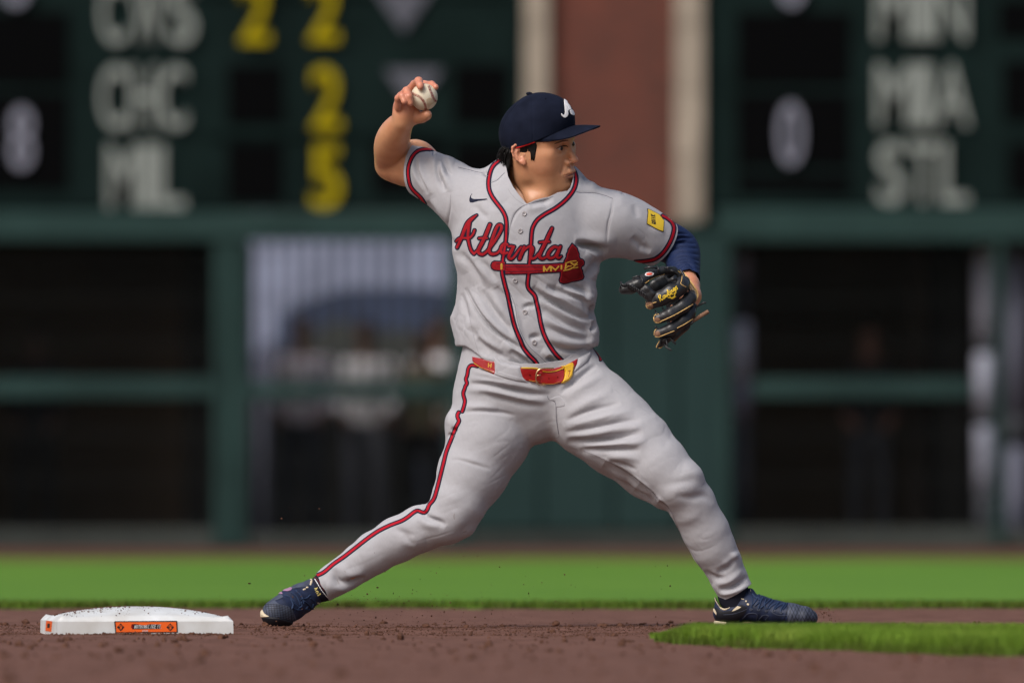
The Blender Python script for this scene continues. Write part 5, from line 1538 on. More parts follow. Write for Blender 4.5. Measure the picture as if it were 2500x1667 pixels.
# cloth tunnel loops that cover the belt
lw = drape('belt_tunnel', [f_poly(cE([(478, 700), (560, 762), (660, 788), (750, 800), (758, 850), (775, 900), (805, 945), (825, 965), (700, 950), (590, 920), (482, 885), (486, 840), (484, 790)]))], bvh_tro, 0.0065, m_cloth, trousers, step=1.2, puff=7)
drape('belt_tunnel', [f_poly(cE([(1325, 722), (1380, 690), (1460, 640), (1450, 700), (1415, 760), (1380, 790), (1305, 850), (1270, 870), (1290, 830), (1312, 780)]))], bvh_tro, 0.0060, m_cloth, trousers, step=1.2, puff=7)
drape('belt_edge', [ss(cE([(760, 818), (850, 818), (920, 822)]), 2.6)], bvh_tro, 0.0052, m_beltyel, belt, step=0.6)
drape('belt_edge', [ss(cE([(970, 850), (1040, 858), (1110, 845), (1170, 822)]), 2.6)], bvh_tro, 0.0075, m_beltyel, belt, step=0.6)
drape('belt_strap', [f_poly(cE([(935, 850), (1040, 862), (1110, 852), (1180, 828), (1195, 900), (1180, 960), (1150, 978), (1080, 986), (1000, 984), (950, 975), (928, 920)]))], bvh_tro, 0.0070, m_belt, belt, step=0.8, puff=3)
drape('keeper', [f_poly(cE([(1148, 802), (1200, 790), (1240, 770), (1270, 768), (1285, 800), (1270, 900), (1235, 945), (1180, 975), (1150, 972), (1170, 950), (1182, 920), (1188, 860), (1178, 825)]))], bvh_tro, 0.0095, m_beltyel, belt, step=0.7, puff=3)
drape('numeral', text_strokes('7', cE([(1218, 920)])[0], (7.5, -1.5), (0.6, -15), 1.1), bvh_tro, 0.0102, m_belt, belt, step=0.4)
drape('lettering', text_strokes('H', cE([(425, 808)])[0], (11, 2.6), (0.8, -9.5), 2.0), bvh_tro, 0.0042, m_gold, belt, step=0.45)
for x, y in cE([(840, 886), (1028, 924), (1117, 913)]):
    drape('belt_hole', [f_stroke([(x - .8, y), (x + .8, y)], 1.8, 0)], bvh_tro, 0.0074, m_black, belt, step=0.4)
drape('belt_stitch', [ss(cE([(830, 938), (880, 948), (930, 955)]), .6), ss(cE([(960, 972), (1060, 976), (1140, 962)]), .6), ss(cE([(290, 768), (340, 805), (400, 838), (470, 868)]), .6)], bvh_tro, 0.0073, m_gold, belt, step=0.35)
bk = []
for x, y in cE([(1080, 822), (1000, 822), (950, 828), (918, 850), (903, 890), (902, 940), (918, 975), (950, 988), (1000, 990)]):
    d = (W(x, y) - CAMP).normalized(); h, n_, _, _ = bvh_tro.ray_cast(CAMP, d)
    bk.append(tuple(h + Vector((0, -0.0125, 0))))
buckle = MB().tube(spline(bk, 4).tolist(), 0.0021, 8).build('buckle', m_brass, belt, smooth=True)
h0 = bk[4]
MB().tube([(bk[4][0], bk[4][1], bk[4][2] - 0.002), (bk[4][0] + 0.012, bk[4][1] + 0.001, bk[4][2] + 0.001)], 0.0016, 8).build('prong', m_brass, buckle, smooth=True)
# ------------------------------------------------------------------ shoes and socks
m_shoe = M('shoe_navy', (0.012, 0.020, 0.052), 0.55, var=0.3, vscale=60, bump=0.3, bscale=260, spec=0.3)
m_shoegrey = M('shoe_toe_grey', (0.060, 0.072, 0.108), 0.6, var=0.25, vscale=50, bump=0.3, bscale=200)
m_shoedark = M('shoe_black', (0.007, 0.008, 0.013), 0.6, spec=0.3)
m_cream = M('shoe_cream', (0.62, 0.53, 0.38), 0.6)
m_lace = M('shoe_lace_blue', (0.016, 0.034, 0.085), 0.7)
m_lav = M('shoe_lavender', (0.36, 0.20, 0.32), 0.4)
m_sock = M('sock_black', (0.008, 0.009, 0.020), 0.85)
m_shoegold = M('shoe_gold_print', (0.62, 0.52, 0.18), 0.5)

def shoe(lo, hi, stations, cut=None, extra=None):
    S = SDF(lo, hi, 0.0022)
    for a, b in zip(stations[:-1], stations[1:]):
        S.cone(a[0][:3], b[0][:3], a[0][3], b[0][3], 0.006, a[1])
    if extra: extra(S)
    if cut: S.func(lo, hi, cut, 0.004, 'max')
    V, Fq = S.mesh(); V = laplacian(V, Fq, 2)
    return V, Fq
# front shoe
s1 = crop(1700, 1400, 6.918)
def F1(x, y, yy, r, e): 
    (a, b), = s1([(x, y)]); return (st3(a, b, yy, r / 6.918), e)
fs = [F1(455, 680, -0.055, 165, 1.15), F1(640, 640, -0.055, 210, 1.05), F1(850, 560, -0.06, 235, 1.1), F1(1060, 600, -0.065, 235, 1.2), F1(1350, 660, -0.075, 205, 1.5), F1(1620, 700, -0.085, 195, 1.6), F1(1830, 720, -0.09, 165, 1.7), F1(1930, 740, -0.09, 120, 1.7)]
V, Fq = shoe((0.50, -0.19, -0.01), (0.83, 0.04, 0.115), fs, lambda X, Y, Z: 0.007 - Z,
             lambda S: (S.cone(F1(455, 440, -0.055, 130, 1)[0][:3], F1(455, 640, -0.055, 150, 1)[0][:3], 0.0215, 0.0235, 0.01), S.cone(F1(900, 330, -0.06, 60, 1)[0][:3], F1(880, 520, -0.06, 90, 1)[0][:3], 0.014, 0.022, 0.01, 1.4)))
spx, spy = to_px(V)
# ankle opening
fo, _, _ = f_poly(s1([(300, 200), (330, 440), (400, 560), (470, 590), (540, 580), (620, 500), (700, 420), (800, 400), (880, 240), (860, 100), (300, 100)]))
V, Fq = cut_by(V, Fq, fo(spx, spy) / 941)
bv1 = bvh_of(V, Fq)
shoe1 = mesh_obj('shoe', V, Fq, m_shoe, player)
md = shoe1.modifiers.new('thick', 'SOLIDIFY'); md.thickness = 0.002; md.offset = -1
shoe1['label'] = 'navy cleat planted flat, half hidden by the grass'
def D1(name, fs_, mat, off=0.0008, step=0.5, **k): return drape(name, fs_, bv1, off, mat, shoe1, step=step, **k)
D1('toe_cap', [f_poly(s1([(1560, 470), (1700, 480), (1880, 540), (1990, 620), (2060, 700), (2060, 800), (1540, 820), (1540, 700), (1545, 560)]))], m_shoegrey, 0.0008, 0.8)
lat = []
for i in range(9):
    x = 1580 + i * 58
    lat.append(f_stroke(s1([(x, 500 + i * 10), (x - 110, 800)]), 0.75, 0)); lat.append(f_stroke(s1([(x - 60, 520 + i * 8), (x + 80, 800)]), 0.75, 0))
D1('mesh_pattern', lat, m_shoedark, 0.0012, 0.35)
D1('side_panel', [f_poly(s1([(310, 560), (460, 640), (600, 620), (760, 520), (860, 560), (840, 640), (700, 800), (560, 830), (330, 800)]))], m_shoedark, 0.0006, 0.8)
cream = []
for a, b, w in (((318, 400), (345, 460), 42), ((360, 480), (385, 520), 44), ((400, 545), (425, 575), 42), ((445, 588), (462, 596), 42), ((482, 596), (498, 592), 40), ((518, 582), (545, 568), 36), ((568, 545), (600, 520), 26), ((625, 500), (640, 488), 22), ((668, 465), (720, 432), 20), ((760, 424), (800, 428), 16), ((712, 378), (745, 348), 18), ((768, 330), (800, 312), 18), ((915, 262), (917, 292), 9)):
    cream.append(f_stroke(s1([a, b]), w / 6.918, 0))
D1('collar_trim', cream, m_cream, 0.0018, 0.4, puff=2)
D1('side_mark', [f_poly(s1([(600, 636), (640, 590), (700, 545), (762, 560), (720, 590), (650, 620)])), f_poly(s1([(288, 585), (310, 590), (345, 660), (342, 695), (300, 640)]))], m_cream, 0.0016, 0.4)
D1('rivet', [f_stroke(s1([(838, 465), (840, 466)]), 24 / 6.918, 0), f_stroke(s1([(868, 515), (876, 518)]), 32 / 6.918, 0)], m_cream, 0.002, 0.35)
lc = [[(950, 345), (1000, 400), (1060, 415)], [(1060, 345), (1030, 420), (960, 520)], [(1060, 440), (1120, 420), (1000, 540)], [(1120, 400), (1080, 500), (1050, 590)], [(1180, 430), (1150, 520), (1180, 600)], [(1260, 430), (1180, 500), (1090, 580)], [(1300, 450), (1230, 530), (1200, 590)], [(1390, 470), (1280, 540), (1230, 590)], [(1400, 480), (1330, 560), (1310, 610)], [(1500, 500), (1400, 540), (1340, 590)], [(1490, 520), (1440, 590), (1430, 640)], [(940, 400), (950, 470), (930, 580)], [(1540, 500), (1500, 560), (1470, 600)]]
D1('lace', [ss(s1(p), 3.6) for p in lc], m_lace, 0.0030, 0.45, puff=1.8)
D1('eyelet', [ss(s1([(x - 22, y), (x, y - 14), (x + 22, y), (x, y + 16), (x - 22, y)]), 1.5) for x, y in ((925, 600), (1050, 605), (1180, 625), (1308, 625), (1432, 655))], m_shoegrey, 0.0022, 0.35)
D1('stripe', [ss(s1(p), 1.0) for p in ([(460, 690), (600, 680), (750, 640), (860, 590)], [(780, 760), (880, 670), (1020, 680), (1015, 790)], [(1040, 790), (1130, 700), (1220, 710), (1160, 780)], [(1250, 620), (1330, 680), (1420, 705), (1530, 700)])], m_shoegrey, 0.0012, 0.4)
# sole
SS = SDF((0.50, -0.19, -0.012), (0.83, 0.05, 0.03), 0.0024)
SS.chain([(s_[0][0], s_[0][1], 0.008, r_) for s_, r_ in zip(fs, (0.025, 0.029, 0.032, 0.036, 0.041, 0.043, 0.038, 0.024))], 0.004, 1.0)
SS.func((0, -1, -1), (1, 1, 1), lambda X, Y, Z: np.maximum(Z - (0.012 + 0.005 * np.clip((0.57 - X) / 0.04, 0, 1)), -Z - 0.001), 0.003, 'max')
V, Fq = SS.mesh(); V = laplacian(V, Fq, 1)
sole = mesh_obj('sole', V, Fq, m_shoedark, shoe1); sole.data.materials.append(m_cream)
sole.data.polygons.foreach_set('material_index', (V[Fq].mean(1)[:, 0] < 0.553).astype(np.int32))
# rear shoe
s2 = crop(600, 1360, 7.838)
def F2(x, y, yy, r, e):
    (a, b), = s2([(x, y)]); return (st3(a, b, yy, r / 7.838), e)
rs = [F2(1400, 600, 0.085, 205, 0.9), F2(1290, 660, 0.08, 245, 0.85), F2(1080, 780, 0.065, 285, 0.85), F2(870, 905, 0.045, 305, 0.9), F2(690, 1020, 0.025, 285, 1.0), F2(575, 1065, 0.015, 262, 1.05)]
V, Fq = shoe((-0.70, -0.06, -0.012), (-0.43, 0.17, 0.16), rs, lambda X, Y, Z: -0.002 - Z)
spx, spy = to_px(V)
fo, _, _ = f_poly(s2([(1310, 300), (1350, 420), (1400, 520), (1480, 660), (1600, 800), (1800, 700), (1600, 300)]))
V, Fq = cut_by(V, Fq, fo(spx, spy) / 941)
bv2 = bvh_of(V, Fq)
shoe2 = mesh_obj('shoe', V, Fq, m_shoe, player)
md = shoe2.modifiers.new('thick', 'SOLIDIFY'); md.thickness = 0.002; md.offset = -1
shoe2['label'] = 'navy cleat pushing off its toe beside the base'
def D2(name, fs_, mat, off=0.0008, step=0.5, **k): return drape(name, fs_, bv2, off, mat, shoe2, step=step, **k)
D2('toe_cap', [f_poly(s2([(300, 960), (340, 880), (430, 790), (560, 700), (680, 700), (720, 760), (560, 830), (640, 900), (800, 930), (900, 1010), (960, 1160), (970, 1260), (860, 1210), (640, 1150), (450, 1130), (350, 1060)]))], m_shoegrey, 0.0008, 0.8)
lat = []
for i in range(11):
    x = 380 + i * 52; lat.append(f_stroke(s2([(x, 880 + i * 6), (x + 30, 1120 + i * 12)]), 0.9, 0))
for i in range(9):
    y = 905 + i * 34; lat.append(f_stroke(s2([(360 + i * 30, y), (620 + i * 20, y + 6), (860 + i * 12, y + 70)]), 0.9, 3))
D2('mesh_pattern', lat, m_shoedark, 0.0012, 0.35)
D2('heel_panel', [f_poly(s2([(840, 540), (960, 470), (1080, 415), (1180, 400), (1240, 430), (1225, 520), (1160, 560), (1000, 580), (900, 600)]))], m_shoegrey, 0.0008, 0.6)
D2('side_mark', [f_poly(s2([(668, 636), (740, 600), (800, 562), (850, 566), (888, 592), (860, 632), (800, 648), (700, 640)])), f_poly(s2([(585, 690), (650, 655), (695, 672), (708, 700), (640, 698)]))], m_lav, 0.0014, 0.4)
D2('collar_trim', [f_stroke(s2([a, b]), w / 7.838, 0) for a, b, w in (((1075, 408), (1125, 392), 18), ((1150, 390), (1210, 394), 20), ((1232, 402), (1262, 430), 26), ((1262, 450), (1250, 465), 34), ((1258, 470), (1240, 515), 36), ((1105, 615), (1135, 605), 30), ((1165, 575), (1185, 572), 30), ((1385, 875), (1400, 880), 30))], m_cream, 0.0018, 0.4, puff=2)
dsh = []
dp = spline(s2([(1325, 418), (1375, 500), (1440, 610), (1510, 700), (1592, 795)]), 20)
for i in range(0, len(dp) - 5, 8): dsh.append(f_stroke([tuple(dp[i]), tuple(dp[i + 5])], 1.6, 0))
lc = [[(720, 720), (850, 770), (960, 900), (1010, 960)], [(880, 680), (980, 760), (1040, 900)], [(960, 640), (1060, 740), (1110, 880)], [(860, 800), (900, 900), (880, 980)], [(1060, 800), (1160, 780), (1230, 720)], [(1120, 840), (1200, 900), (1250, 960)], [(1180, 940), (1150, 990), (1210, 1000)], [(1290, 900), (1270, 980), (1340, 980)], [(1010, 970), (1070, 930), (1060, 860)], [(1240, 780), (1320, 850), (1330, 900)], [(900, 960), (960, 1000), (1060, 1000)]]
D2('lace', [ss(s2(p), 3.0) for p in lc], m_lace, 0.0034, 0.45, puff=1.6)
D2('sole', [f_poly(s2([(225, 1060), (300, 1130), (440, 1132), (640, 1150), (860, 1215), (990, 1270), (960, 1330), (860, 1400), (600, 1380), (300, 1260)]))], m_shoedark, 0.0045, 0.7, puff=3)
D2('toe_bumper', [f_poly(s2([(228, 1060), (260, 960), (305, 930), (322, 1000), (350, 1060), (400, 1100), (450, 1128), (360, 1152), (300, 1140), (250, 1100)]), 4)], m_cream, 0.0060, 0.6, puff=3)
# socks
def sock(path, cutp, name, print_=None):
    S = SDF(np.min([p[:3] for p in path], 0) - 0.06, np.max([p[:3] for p in path], 0) + 0.06, 0.003)
    S.chain(path, 0.01)
    V, Fq = S.mesh(); V = laplacian(V, Fq, 2)
    o = mesh_obj(name, V, Fq, m_sock, player); return o, bvh_of(V, Fq)
k1, kb1 = sock([st3(1790, 1422, -0.055, 35), st3(1790, 1452, -0.055, 36), st3(1800, 1482, -0.055, 34)], None, 'sock')
k2, kb2 = sock([st3(815, 1416, 0.08, 32), st3(796, 1428, 0.085, 32.5), (F2(1470, 590, 0.085, 240, 1))[0], (F2(1360, 640, 0.08, 225, 1))[0]], None, 'sock')
k2['label'] = 'dark ankle sock with gold print on the rear foot'
drape('print', dsh, kb2, 0.0012, m_white, k2, step=0.4)
gl = [s2(p) for p in ([(1345, 590), (1305, 600), (1310, 630), (1345, 615), (1368, 580)], [(1345, 660), (1360, 640), (1385, 655), (1378, 690), (1345, 690)], [(1365, 735), (1430, 700), (1420, 685)], [(1318, 712), (1330, 720)], [(1330, 745), (1368, 775)])]
drape('print', [f_stroke(g_, 1.9, 0) for g_ in gl], kb2, 0.0012, m_shoegold, k2, step=0.4)
drape('edge', [ss(s2([(1280, 372), (1350, 400), (1420, 500), (1500, 640)]), 1.0)], kb2, 0.0012, m_darkred, k2, step=0.4)

# ------------------------------------------------------------------ the ball in his hand
def ball_mat():
    m = M('ball_leather', (0.72, 0.65, 0.50), 0.5, col2=(0.66, 0.56, 0.40), vscale=14, bump=0.15, bscale=500, spec=0.35)
    return m
ball = tag(empty('baseball', W(1035.5, 237.4, -0.055)), 'white baseball with red stitching gripped in the raised hand', 'baseball')
leather = sphere('leather', W(1035.5, 237.4, -0.055), 0.0351, ball_mat(), ball, 48)
Vs = []; Fs_ = []
bm = bmesh.new(); bmesh.ops.create_uvsphere(bm, u_segments=64, v_segments=40, radius=0.0351)
cb = W(1035.5, 237.4, -0.055)
bvb = BVHTree.FromPolygons([tuple(v.co + cb) for v in bm.verts], [[v.index for v in f.verts] for f in bm.faces]); bm.free()
m_stitch = M('ball_stitch', (0.30, 0.045, 0.045), 0.7)
stit = []
for path in ([(560, 300), (600, 325), (650, 345), (690, 375), (715, 415), (732, 455), (735, 505)], [(768, 232), (785, 280), (805, 330), (825, 375), (858, 415)]):
    P = spline(c2(path), 10)
    L = np.r_[0, np.cumsum(np.hypot(*np.diff(P, axis=0).T))]
    for d in np.arange(1, L[-1], 2.0):
        i = min(np.searchsorted(L, d), len(P) - 1); t = P[i] - P[i - 1]; t = t / (np.hypot(*t) + 1e-9); n_ = np.array([-t[1], t[0]])
        for s_ in (-1, 1):
            stit.append(f_stroke([tuple(P[i] - t * 0.3), tuple(P[i] + n_ * s_ * 2.6 - t * 1.3)], 0.7, 0))
drape('stitching', stit, bvb, 0.0007, m_stitch, ball, step=0.3)
m_smudge = M('ball_smudge', (0.54, 0.40, 0.25), 0.7, col2=(0.66, 0.56, 0.40), vscale=90)
drape('dirt_smudge', [f_poly(c2([(745, 385), (780, 365), (810, 380), (845, 400), (820, 430), (790, 450), (770, 480), (752, 440)]), 4)], bvb, 0.0002, m_smudge, ball, step=0.5)

# ------------------------------------------------------------------ the glove
m_glv = M('glove_black_leather', (0.014, 0.015, 0.018), 0.38, col2=(0.024, 0.025, 0.028), vscale=30, bump=0.35, bscale=130, spec=0.5)
m_glvin = M('glove_lining', (0.50, 0.38, 0.24), 0.7)
m_gbr = M('glove_brown', (0.22, 0.12, 0.075), 0.6, var=0.3, vscale=60)
m_gwelt = M('glove_gold_welt', (0.66, 0.43, 0.16), 0.5)
m_gred = M('glove_red_mark', (0.75, 0.10, 0.06), 0.5)
g1 = crop(1480, 480, 3.92)
def GP(x, y, yy, r):
    (a, b), = g1([(x, y)]); return st3(a, b, yy, r / 3.92)
glove = tag(empty('baseball_glove', W(1640, 730, -0.15)), 'black leather baseball glove with gold script and welts on the player\'s left hand', 'baseball glove')
def gpart(name, chains, mat, lo, hi, subs=(), k=0.006):
    S = SDF(lo, hi, 0.0021)
    for c in chains: S.chain(c[0], k, c[1] if len(c) > 1 else 1.0)
    for c in subs: S.chain(c, 0.003, 1.0, 'sub')
    V, Fq = S.mesh(); V = laplacian(V, Fq, 1, 0.5)
    N = vnormals(V, Fq)
    V = V + N * (0.0009 * fbm(V, 55, 3, 2))[:, None]
    return mesh_obj(name, V, Fq, mat, glove), V, Fq
LO, HI = (0.26, -0.26, 0.66), (0.50, -0.06, 0.94)
allV = []; allF = []; off = 0
for nm_, chs, kk in (
    ('thumb', [([GP(165, 890, -0.205, 46), GP(235, 868, -0.205, 60), GP(310, 835, -0.205, 62), GP(360, 800, -0.20, 52)], 0.9), ([GP(340, 800, -0.20, 46), GP(430, 742, -0.19, 40), GP(545, 708, -0.17, 38), GP(640, 712, -0.15, 42), GP(700, 760, -0.14, 50), GP(720, 830, -0.14, 52)],)], 0.006),
    ('web', [([GP(300, 850, -0.205, 36), GP(350, 900, -0.205, 48), GP(410, 945, -0.205, 48), GP(430, 990, -0.205, 40)], 0.8), ([GP(335, 810, -0.205, 24), GP(395, 880, -0.21, 26), GP(450, 930, -0.21, 26)], 1.0)], 0.006),
    ('index_finger', [([GP(432, 1022, -0.200, 56), GP(520, 975, -0.205, 72), GP(620, 925, -0.20, 82), GP(700, 860, -0.185, 84), GP(745, 820, -0.17, 60)], 0.75)], 0.006),
    ('middle_finger', [([GP(502, 1168, -0.195, 50), GP(620, 1122, -0.20, 62), GP(730, 1050, -0.19, 66), GP(800, 975, -0.17, 62), GP(815, 930, -0.155, 40)], 0.85)], 0.006),
    ('ring_finger', [([GP(505, 1308, -0.185, 48), GP(620, 1270, -0.19, 58), GP(740, 1190, -0.18, 62), GP(805, 1110, -0.165, 52), GP(825, 1040, -0.155, 36)], 0.85)], 0.006),
    ('little_finger', [([GP(505, 1425, -0.165, 30), GP(560, 1375, -0.17, 36), GP(660, 1320, -0.175, 36), GP(760, 1240, -0.165, 36), GP(800, 1190, -0.16, 30)], 0.8)], 0.006),
    ('palm', [([GP(470, 850, -0.15, 60), GP(560, 830, -0.14, 70), GP(700, 800, -0.13, 60)], 0.4), ([GP(640, 960, -0.135, 90), GP(700, 1080, -0.135, 100), GP(660, 1200, -0.135, 80)], 0.45), ([GP(780, 900, -0.12, 40), GP(800, 1050, -0.125, 50)], 0.6)], 0.02)):
    o_, V, Fq = gpart(nm_, chs, m_glv, LO, HI, k=kk)
    allV.append(V); allF.append(Fq + off); off += len(V)
bvg = bvh_of(np.vstack(allV), np.vstack(allF))
def DG(name, fs_, mat, off=0.0010, step=0.5, **k): return drape(name, fs_, bvg, off, mat, glove, step=step, maxjump=0.012, **k)
W3 = 1.9
for p, w in (([(530, 1190), (640, 1140), (740, 1085), (830, 1030)], 1.9), ([(680, 1258), (760, 1215), (832, 1168)], 1.9), ([(465, 1335), (500, 1342), (560, 1320), (650, 1285)], 1.6),
             ([(462, 1190), (455, 1150), (475, 1130), (500, 1125)], 1.9), ([(462, 1200), (500, 1205), (530, 1190)], 1.5), ([(460, 1335), (460, 1290), (485, 1262)], 1.9), ([(378, 1005), (372, 1030), (400, 1068), (440, 1080)], 1.9), ([(400, 1045), (432, 1032)], 1.9), ([(448, 1020), (475, 1010)], 2.4),
             ([(690, 715), (725, 745), (722, 800), (715, 835), (762, 865)], 1.9), ([(370, 830), (450, 780), (560, 742)], 1.0), ([(478, 1440), (500, 1400), (512, 1380)], 1.9), ([(480, 1440), (515, 1448), (545, 1432)], 1.6)):
    DG('welt', [ss(g1(p), w)], m_gwelt, 0.0016, 0.5, puff=0.9)
for p in ([(448, 1168), (500, 1160), (520, 1190), (500, 1212), (462, 1205)], [(462, 1300), (500, 1285), (520, 1320), (500, 1345), (462, 1335)], [(382, 1020), (430, 1010), (450, 1050), (430, 1078), (395, 1060)]):
    DG('finger_tip', [f_poly(g1(p), 3)], m_gbr, 0.0007, 0.6)
# script on the index finger
def script(letters, org, u, v, w):
    G2 = {'R': [[(.1, 0), (.25, 1.2)], [(0, 1.0), (.35, 1.4), (.8, 1.2), (.6, .8), (.25, .7)], [(.4, .7), (.8, 0), (1.1, .1)]],
          'a': [[(.7, .6), (.3, .7), (.05, .3), (.3, 0), (.65, .25), (.75, .65)], [(.72, .4), (.75, .05), (1, .1)]], 'w': [[(.0, .6), (.1, .1), (.35, .05), (.45, .5)], [(.45, .3), (.6, .0), (.85, .2), (.9, .65)]],
          'l': [[(0, .1), (.45, .9), (.35, 1.3), (.2, .9), (.25, .1), (.6, .05)]], 'i': [[(.2, .6), (.2, .05), (.5, .1)], [(.25, .85), (.28, .9)]],
          'n': [[(.1, .6), (.15, 0)], [(.15, .4), (.5, .65), (.6, .35), (.6, .05), (.9, .1)]], 'g': [[(.7, .6), (.3, .7), (.05, .35), (.35, .1), (.7, .5), (.65, -.3), (.3, -.6), (.05, -.35)]],
          's': [[(.6, .65), (.25, .7), (.25, .45), (.6, .25), (.4, 0), (0, .1)]]}
    out = []; x = 0
    for ch, adv in letters:
        for s_ in G2[ch]:
            out.append(f_stroke([(org[0] + u[0] * (x + a) + v[0] * b, org[1] + u[1] * (x + a) + v[1] * b, w) for a, b in s_], w, 4))
        x += adv
    return out
oo = g1([(516, 1003)])[0]
DG('script', script([('R', 1.25), ('a', .95), ('w', 1.0), ('l', .6), ('i', .5), ('n', .95), ('g', .85), ('s', .7)], oo, (6.3, -4.5), (-3.6, -9.2), 1.7), m_yellow, 0.0016, 0.4)
DG('script_swash', [ss(g1([(590, 965), (640, 965), (655, 935), (610, 940), (625, 975), (665, 955)]), 1.5)], m_yellow, 0.0016, 0.4)
rm = DG('round_mark', [f_poly(g1([(370, 752), (385, 732), (420, 724), (450, 730), (452, 745), (425, 758), (392, 762)]), 4)], m_white, 0.0012, 0.4)
DG('round_mark', [f_poly(g1([(380, 750), (395, 735), (425, 730), (442, 738), (425, 750), (400, 756)]), 4)], m_gred, 0.0018, 0.4)
# wrist edge, laces, strap
def gt(name, pts, r, mat, n=7):
    P = [Vector(GP(x, y, yy, 1)[:3]) for x, y, yy in pts]
    q = spline([tuple(p) for p in P], 5)
    return MB().tube(q.tolist(), r / 3.92 / 941, n, flat=0.55).build(name, mat, glove, smooth=True)
gt('wrist_binding', [(738, 728, -0.115), (790, 790, -0.135), (840, 860, -0.145), (876, 935, -0.145), (852, 1000, -0.15), (825, 985, -0.16)], 11, m_gwelt)
gt('wrist_lining', [(765, 780, -0.115), (810, 850, -0.125), (845, 920, -0.13), (842, 975, -0.14)], 26, m_glvin)
gt('wrist_binding', [(700, 700, -0.15), (735, 750, -0.16), (735, 800, -0.165), (765, 850, -0.165), (800, 905, -0.16), (835, 990, -0.16)], 13, m_glv)
for p, r in (([(368, 690, -0.20), (410, 678, -0.21), (470, 682, -0.205), (505, 690, -0.19)], 12), ([(485, 670, -0.2), (500, 700, -0.21), (495, 730, -0.2)], 15), ([(560, 685, -0.19), (600, 680, -0.195), (640, 676, -0.17)], 11), ([(600, 700, -0.19), (640, 715, -0.2), (690, 745, -0.18)], 9),
             ([(560, 760, -0.18), (600, 800, -0.2), (650, 770, -0.2), (665, 760, -0.19)], 13), ([(590, 810, -0.2), (640, 790, -0.21), (670, 775, -0.2)], 14), ([(320, 760, -0.21), (345, 800, -0.22), (340, 830, -0.22)], 12), ([(250, 780, -0.215), (300, 762, -0.22), (330, 765, -0.21)], 9),
             ([(135, 820, -0.21), (160, 845, -0.22), (200, 850, -0.22)], 12), ([(150, 815, -0.21), (140, 850, -0.22), (135, 885, -0.21)], 8),
             ([(468, 1090, -0.19), (480, 1120, -0.2), (500, 1130, -0.2)], 12), ([(535, 1060, -0.2), (555, 1090, -0.2), (560, 1115, -0.2)], 9), ([(625, 1010, -0.2), (640, 1030, -0.2), (645, 1045, -0.2)], 8), ([(470, 1240, -0.19), (480, 1260, -0.19)], 12),
             ([(850, 1060, -0.16), (890, 1040, -0.16), (930, 1018, -0.165), (955, 1015, -0.165)], 10), ([(855, 1030, -0.16), (850, 1100, -0.155), (835, 1160, -0.16)], 12),
             ([(545, 1400, -0.17), (575, 1440, -0.18), (625, 1470, -0.185)], 11), ([(600, 1345, -0.18), (635, 1380, -0.185), (665, 1412, -0.185)], 10), ([(575, 1350, -0.18), (580, 1400, -0.185), (590, 1430, -0.185)], 9), ([(520, 1350, -0.18), (515, 1400, -0.18), (490, 1450, -0.175)], 9), ([(780, 1215, -0.18), (815, 1215, -0.18), (830, 1195, -0.18)], 13), ([(800, 1240, -0.17), (760, 1270, -0.175)], 11)):
    gt('lace', p, r, m_glv)
gt('strap_end', [(820, 1195, -0.165), (870, 1165, -0.165), (925, 1130, -0.17), (980, 1098, -0.175)], 20, m_gbr)
gt('strap_end', [(650, 1382, -0.165), (700, 1330, -0.165), (780, 1262, -0.16)], 13, m_gbr)
# rolled lacing along the web edge
for i in range(9):
    t = i / 8; x = 205 + 165 * t; y = 845 + 95 * t ** 1.2
    gt('lace', [(x - 10, y - 12, -0.225), (x + 4, y, -0.232), (x + 4, y + 26, -0.222)], 9, m_glv)
for x, y in ((640, 668), (520, 668), (280, 748)):
    pass
# ------------------------------------------------------------------ second base
m_basew = M('base_white_rubber', (0.70, 0.73, 0.74), 0.5, col2=(0.56, 0.56, 0.54), vscale=11, bump=0.1, bscale=150, spec=0.4)
m_orange = M('label_orange', (0.85, 0.13, 0.015), 0.45)
m_lblack = M('label_black', (0.012, 0.010, 0.010), 0.5)
m_silver = M('label_silver', (0.55, 0.55, 0.55), 0.4)
YB = -0.85
kB = SCL(YB)
s8 = crop(80, 1440, 4.523)
pl0 = W(140, 1546, YB); pr0 = W(568.5, 1546, YB)
base = tag(empty('base', (0.5 * (pl0.x + pr0.x), YB + 0.22, 0)), 'white second base with orange slogan label, specked with dirt', 'base')
ang = math.radians(7.9)
ux = Vector((math.cos(ang), math.sin(ang), 0)); uy = Vector((-math.sin(ang), math.cos(ang), 0))
Lb = (pr0.x - pl0.x) / math.cos(ang); z0 = pl0.z - 0.01; hE = 0.0385
nB = 44; V = []; Fb = []
def bp(u, v, z):
    p = pl0 + ux * (Lb * u) + uy * (Lb * v); return (p.x, p.y, z)
zt = pl0.z
for i in range(nB + 1):
    for j in range(nB + 1):
        u, v = i / nB, j / nB
        # chamfered top with a low dome and small rounded corner posts
        m = min(u, 1 - u, v, 1 - v)
        dome = 0.0280 * (1 - abs(2 * u - 1) ** 2.2) ** 0.9 * (1 - abs(2 * v - 1) ** 2.2) ** 0.8
        e = hE - 0.006 * max(0, 1 - m / 0.018) ** 2
        cd = min(math.hypot(u - a, v - b) for a in (0.025, 0.975) for b in (0.025, 0.975))
        corner = 0.006 * math.exp(-(cd / 0.028) ** 2)
        uu = 0.5 + (u - 0.5) * 0.985; vv = 0.5 + (v - 0.5) * 0.985
        V.append(bp(uu, vv, zt + e + dome + corner))
for i in range(nB):
    for j in range(nB):
        a = i * (nB + 1) + j; Fb.append((a, a + nB + 1, a + nB + 2, a + 1))
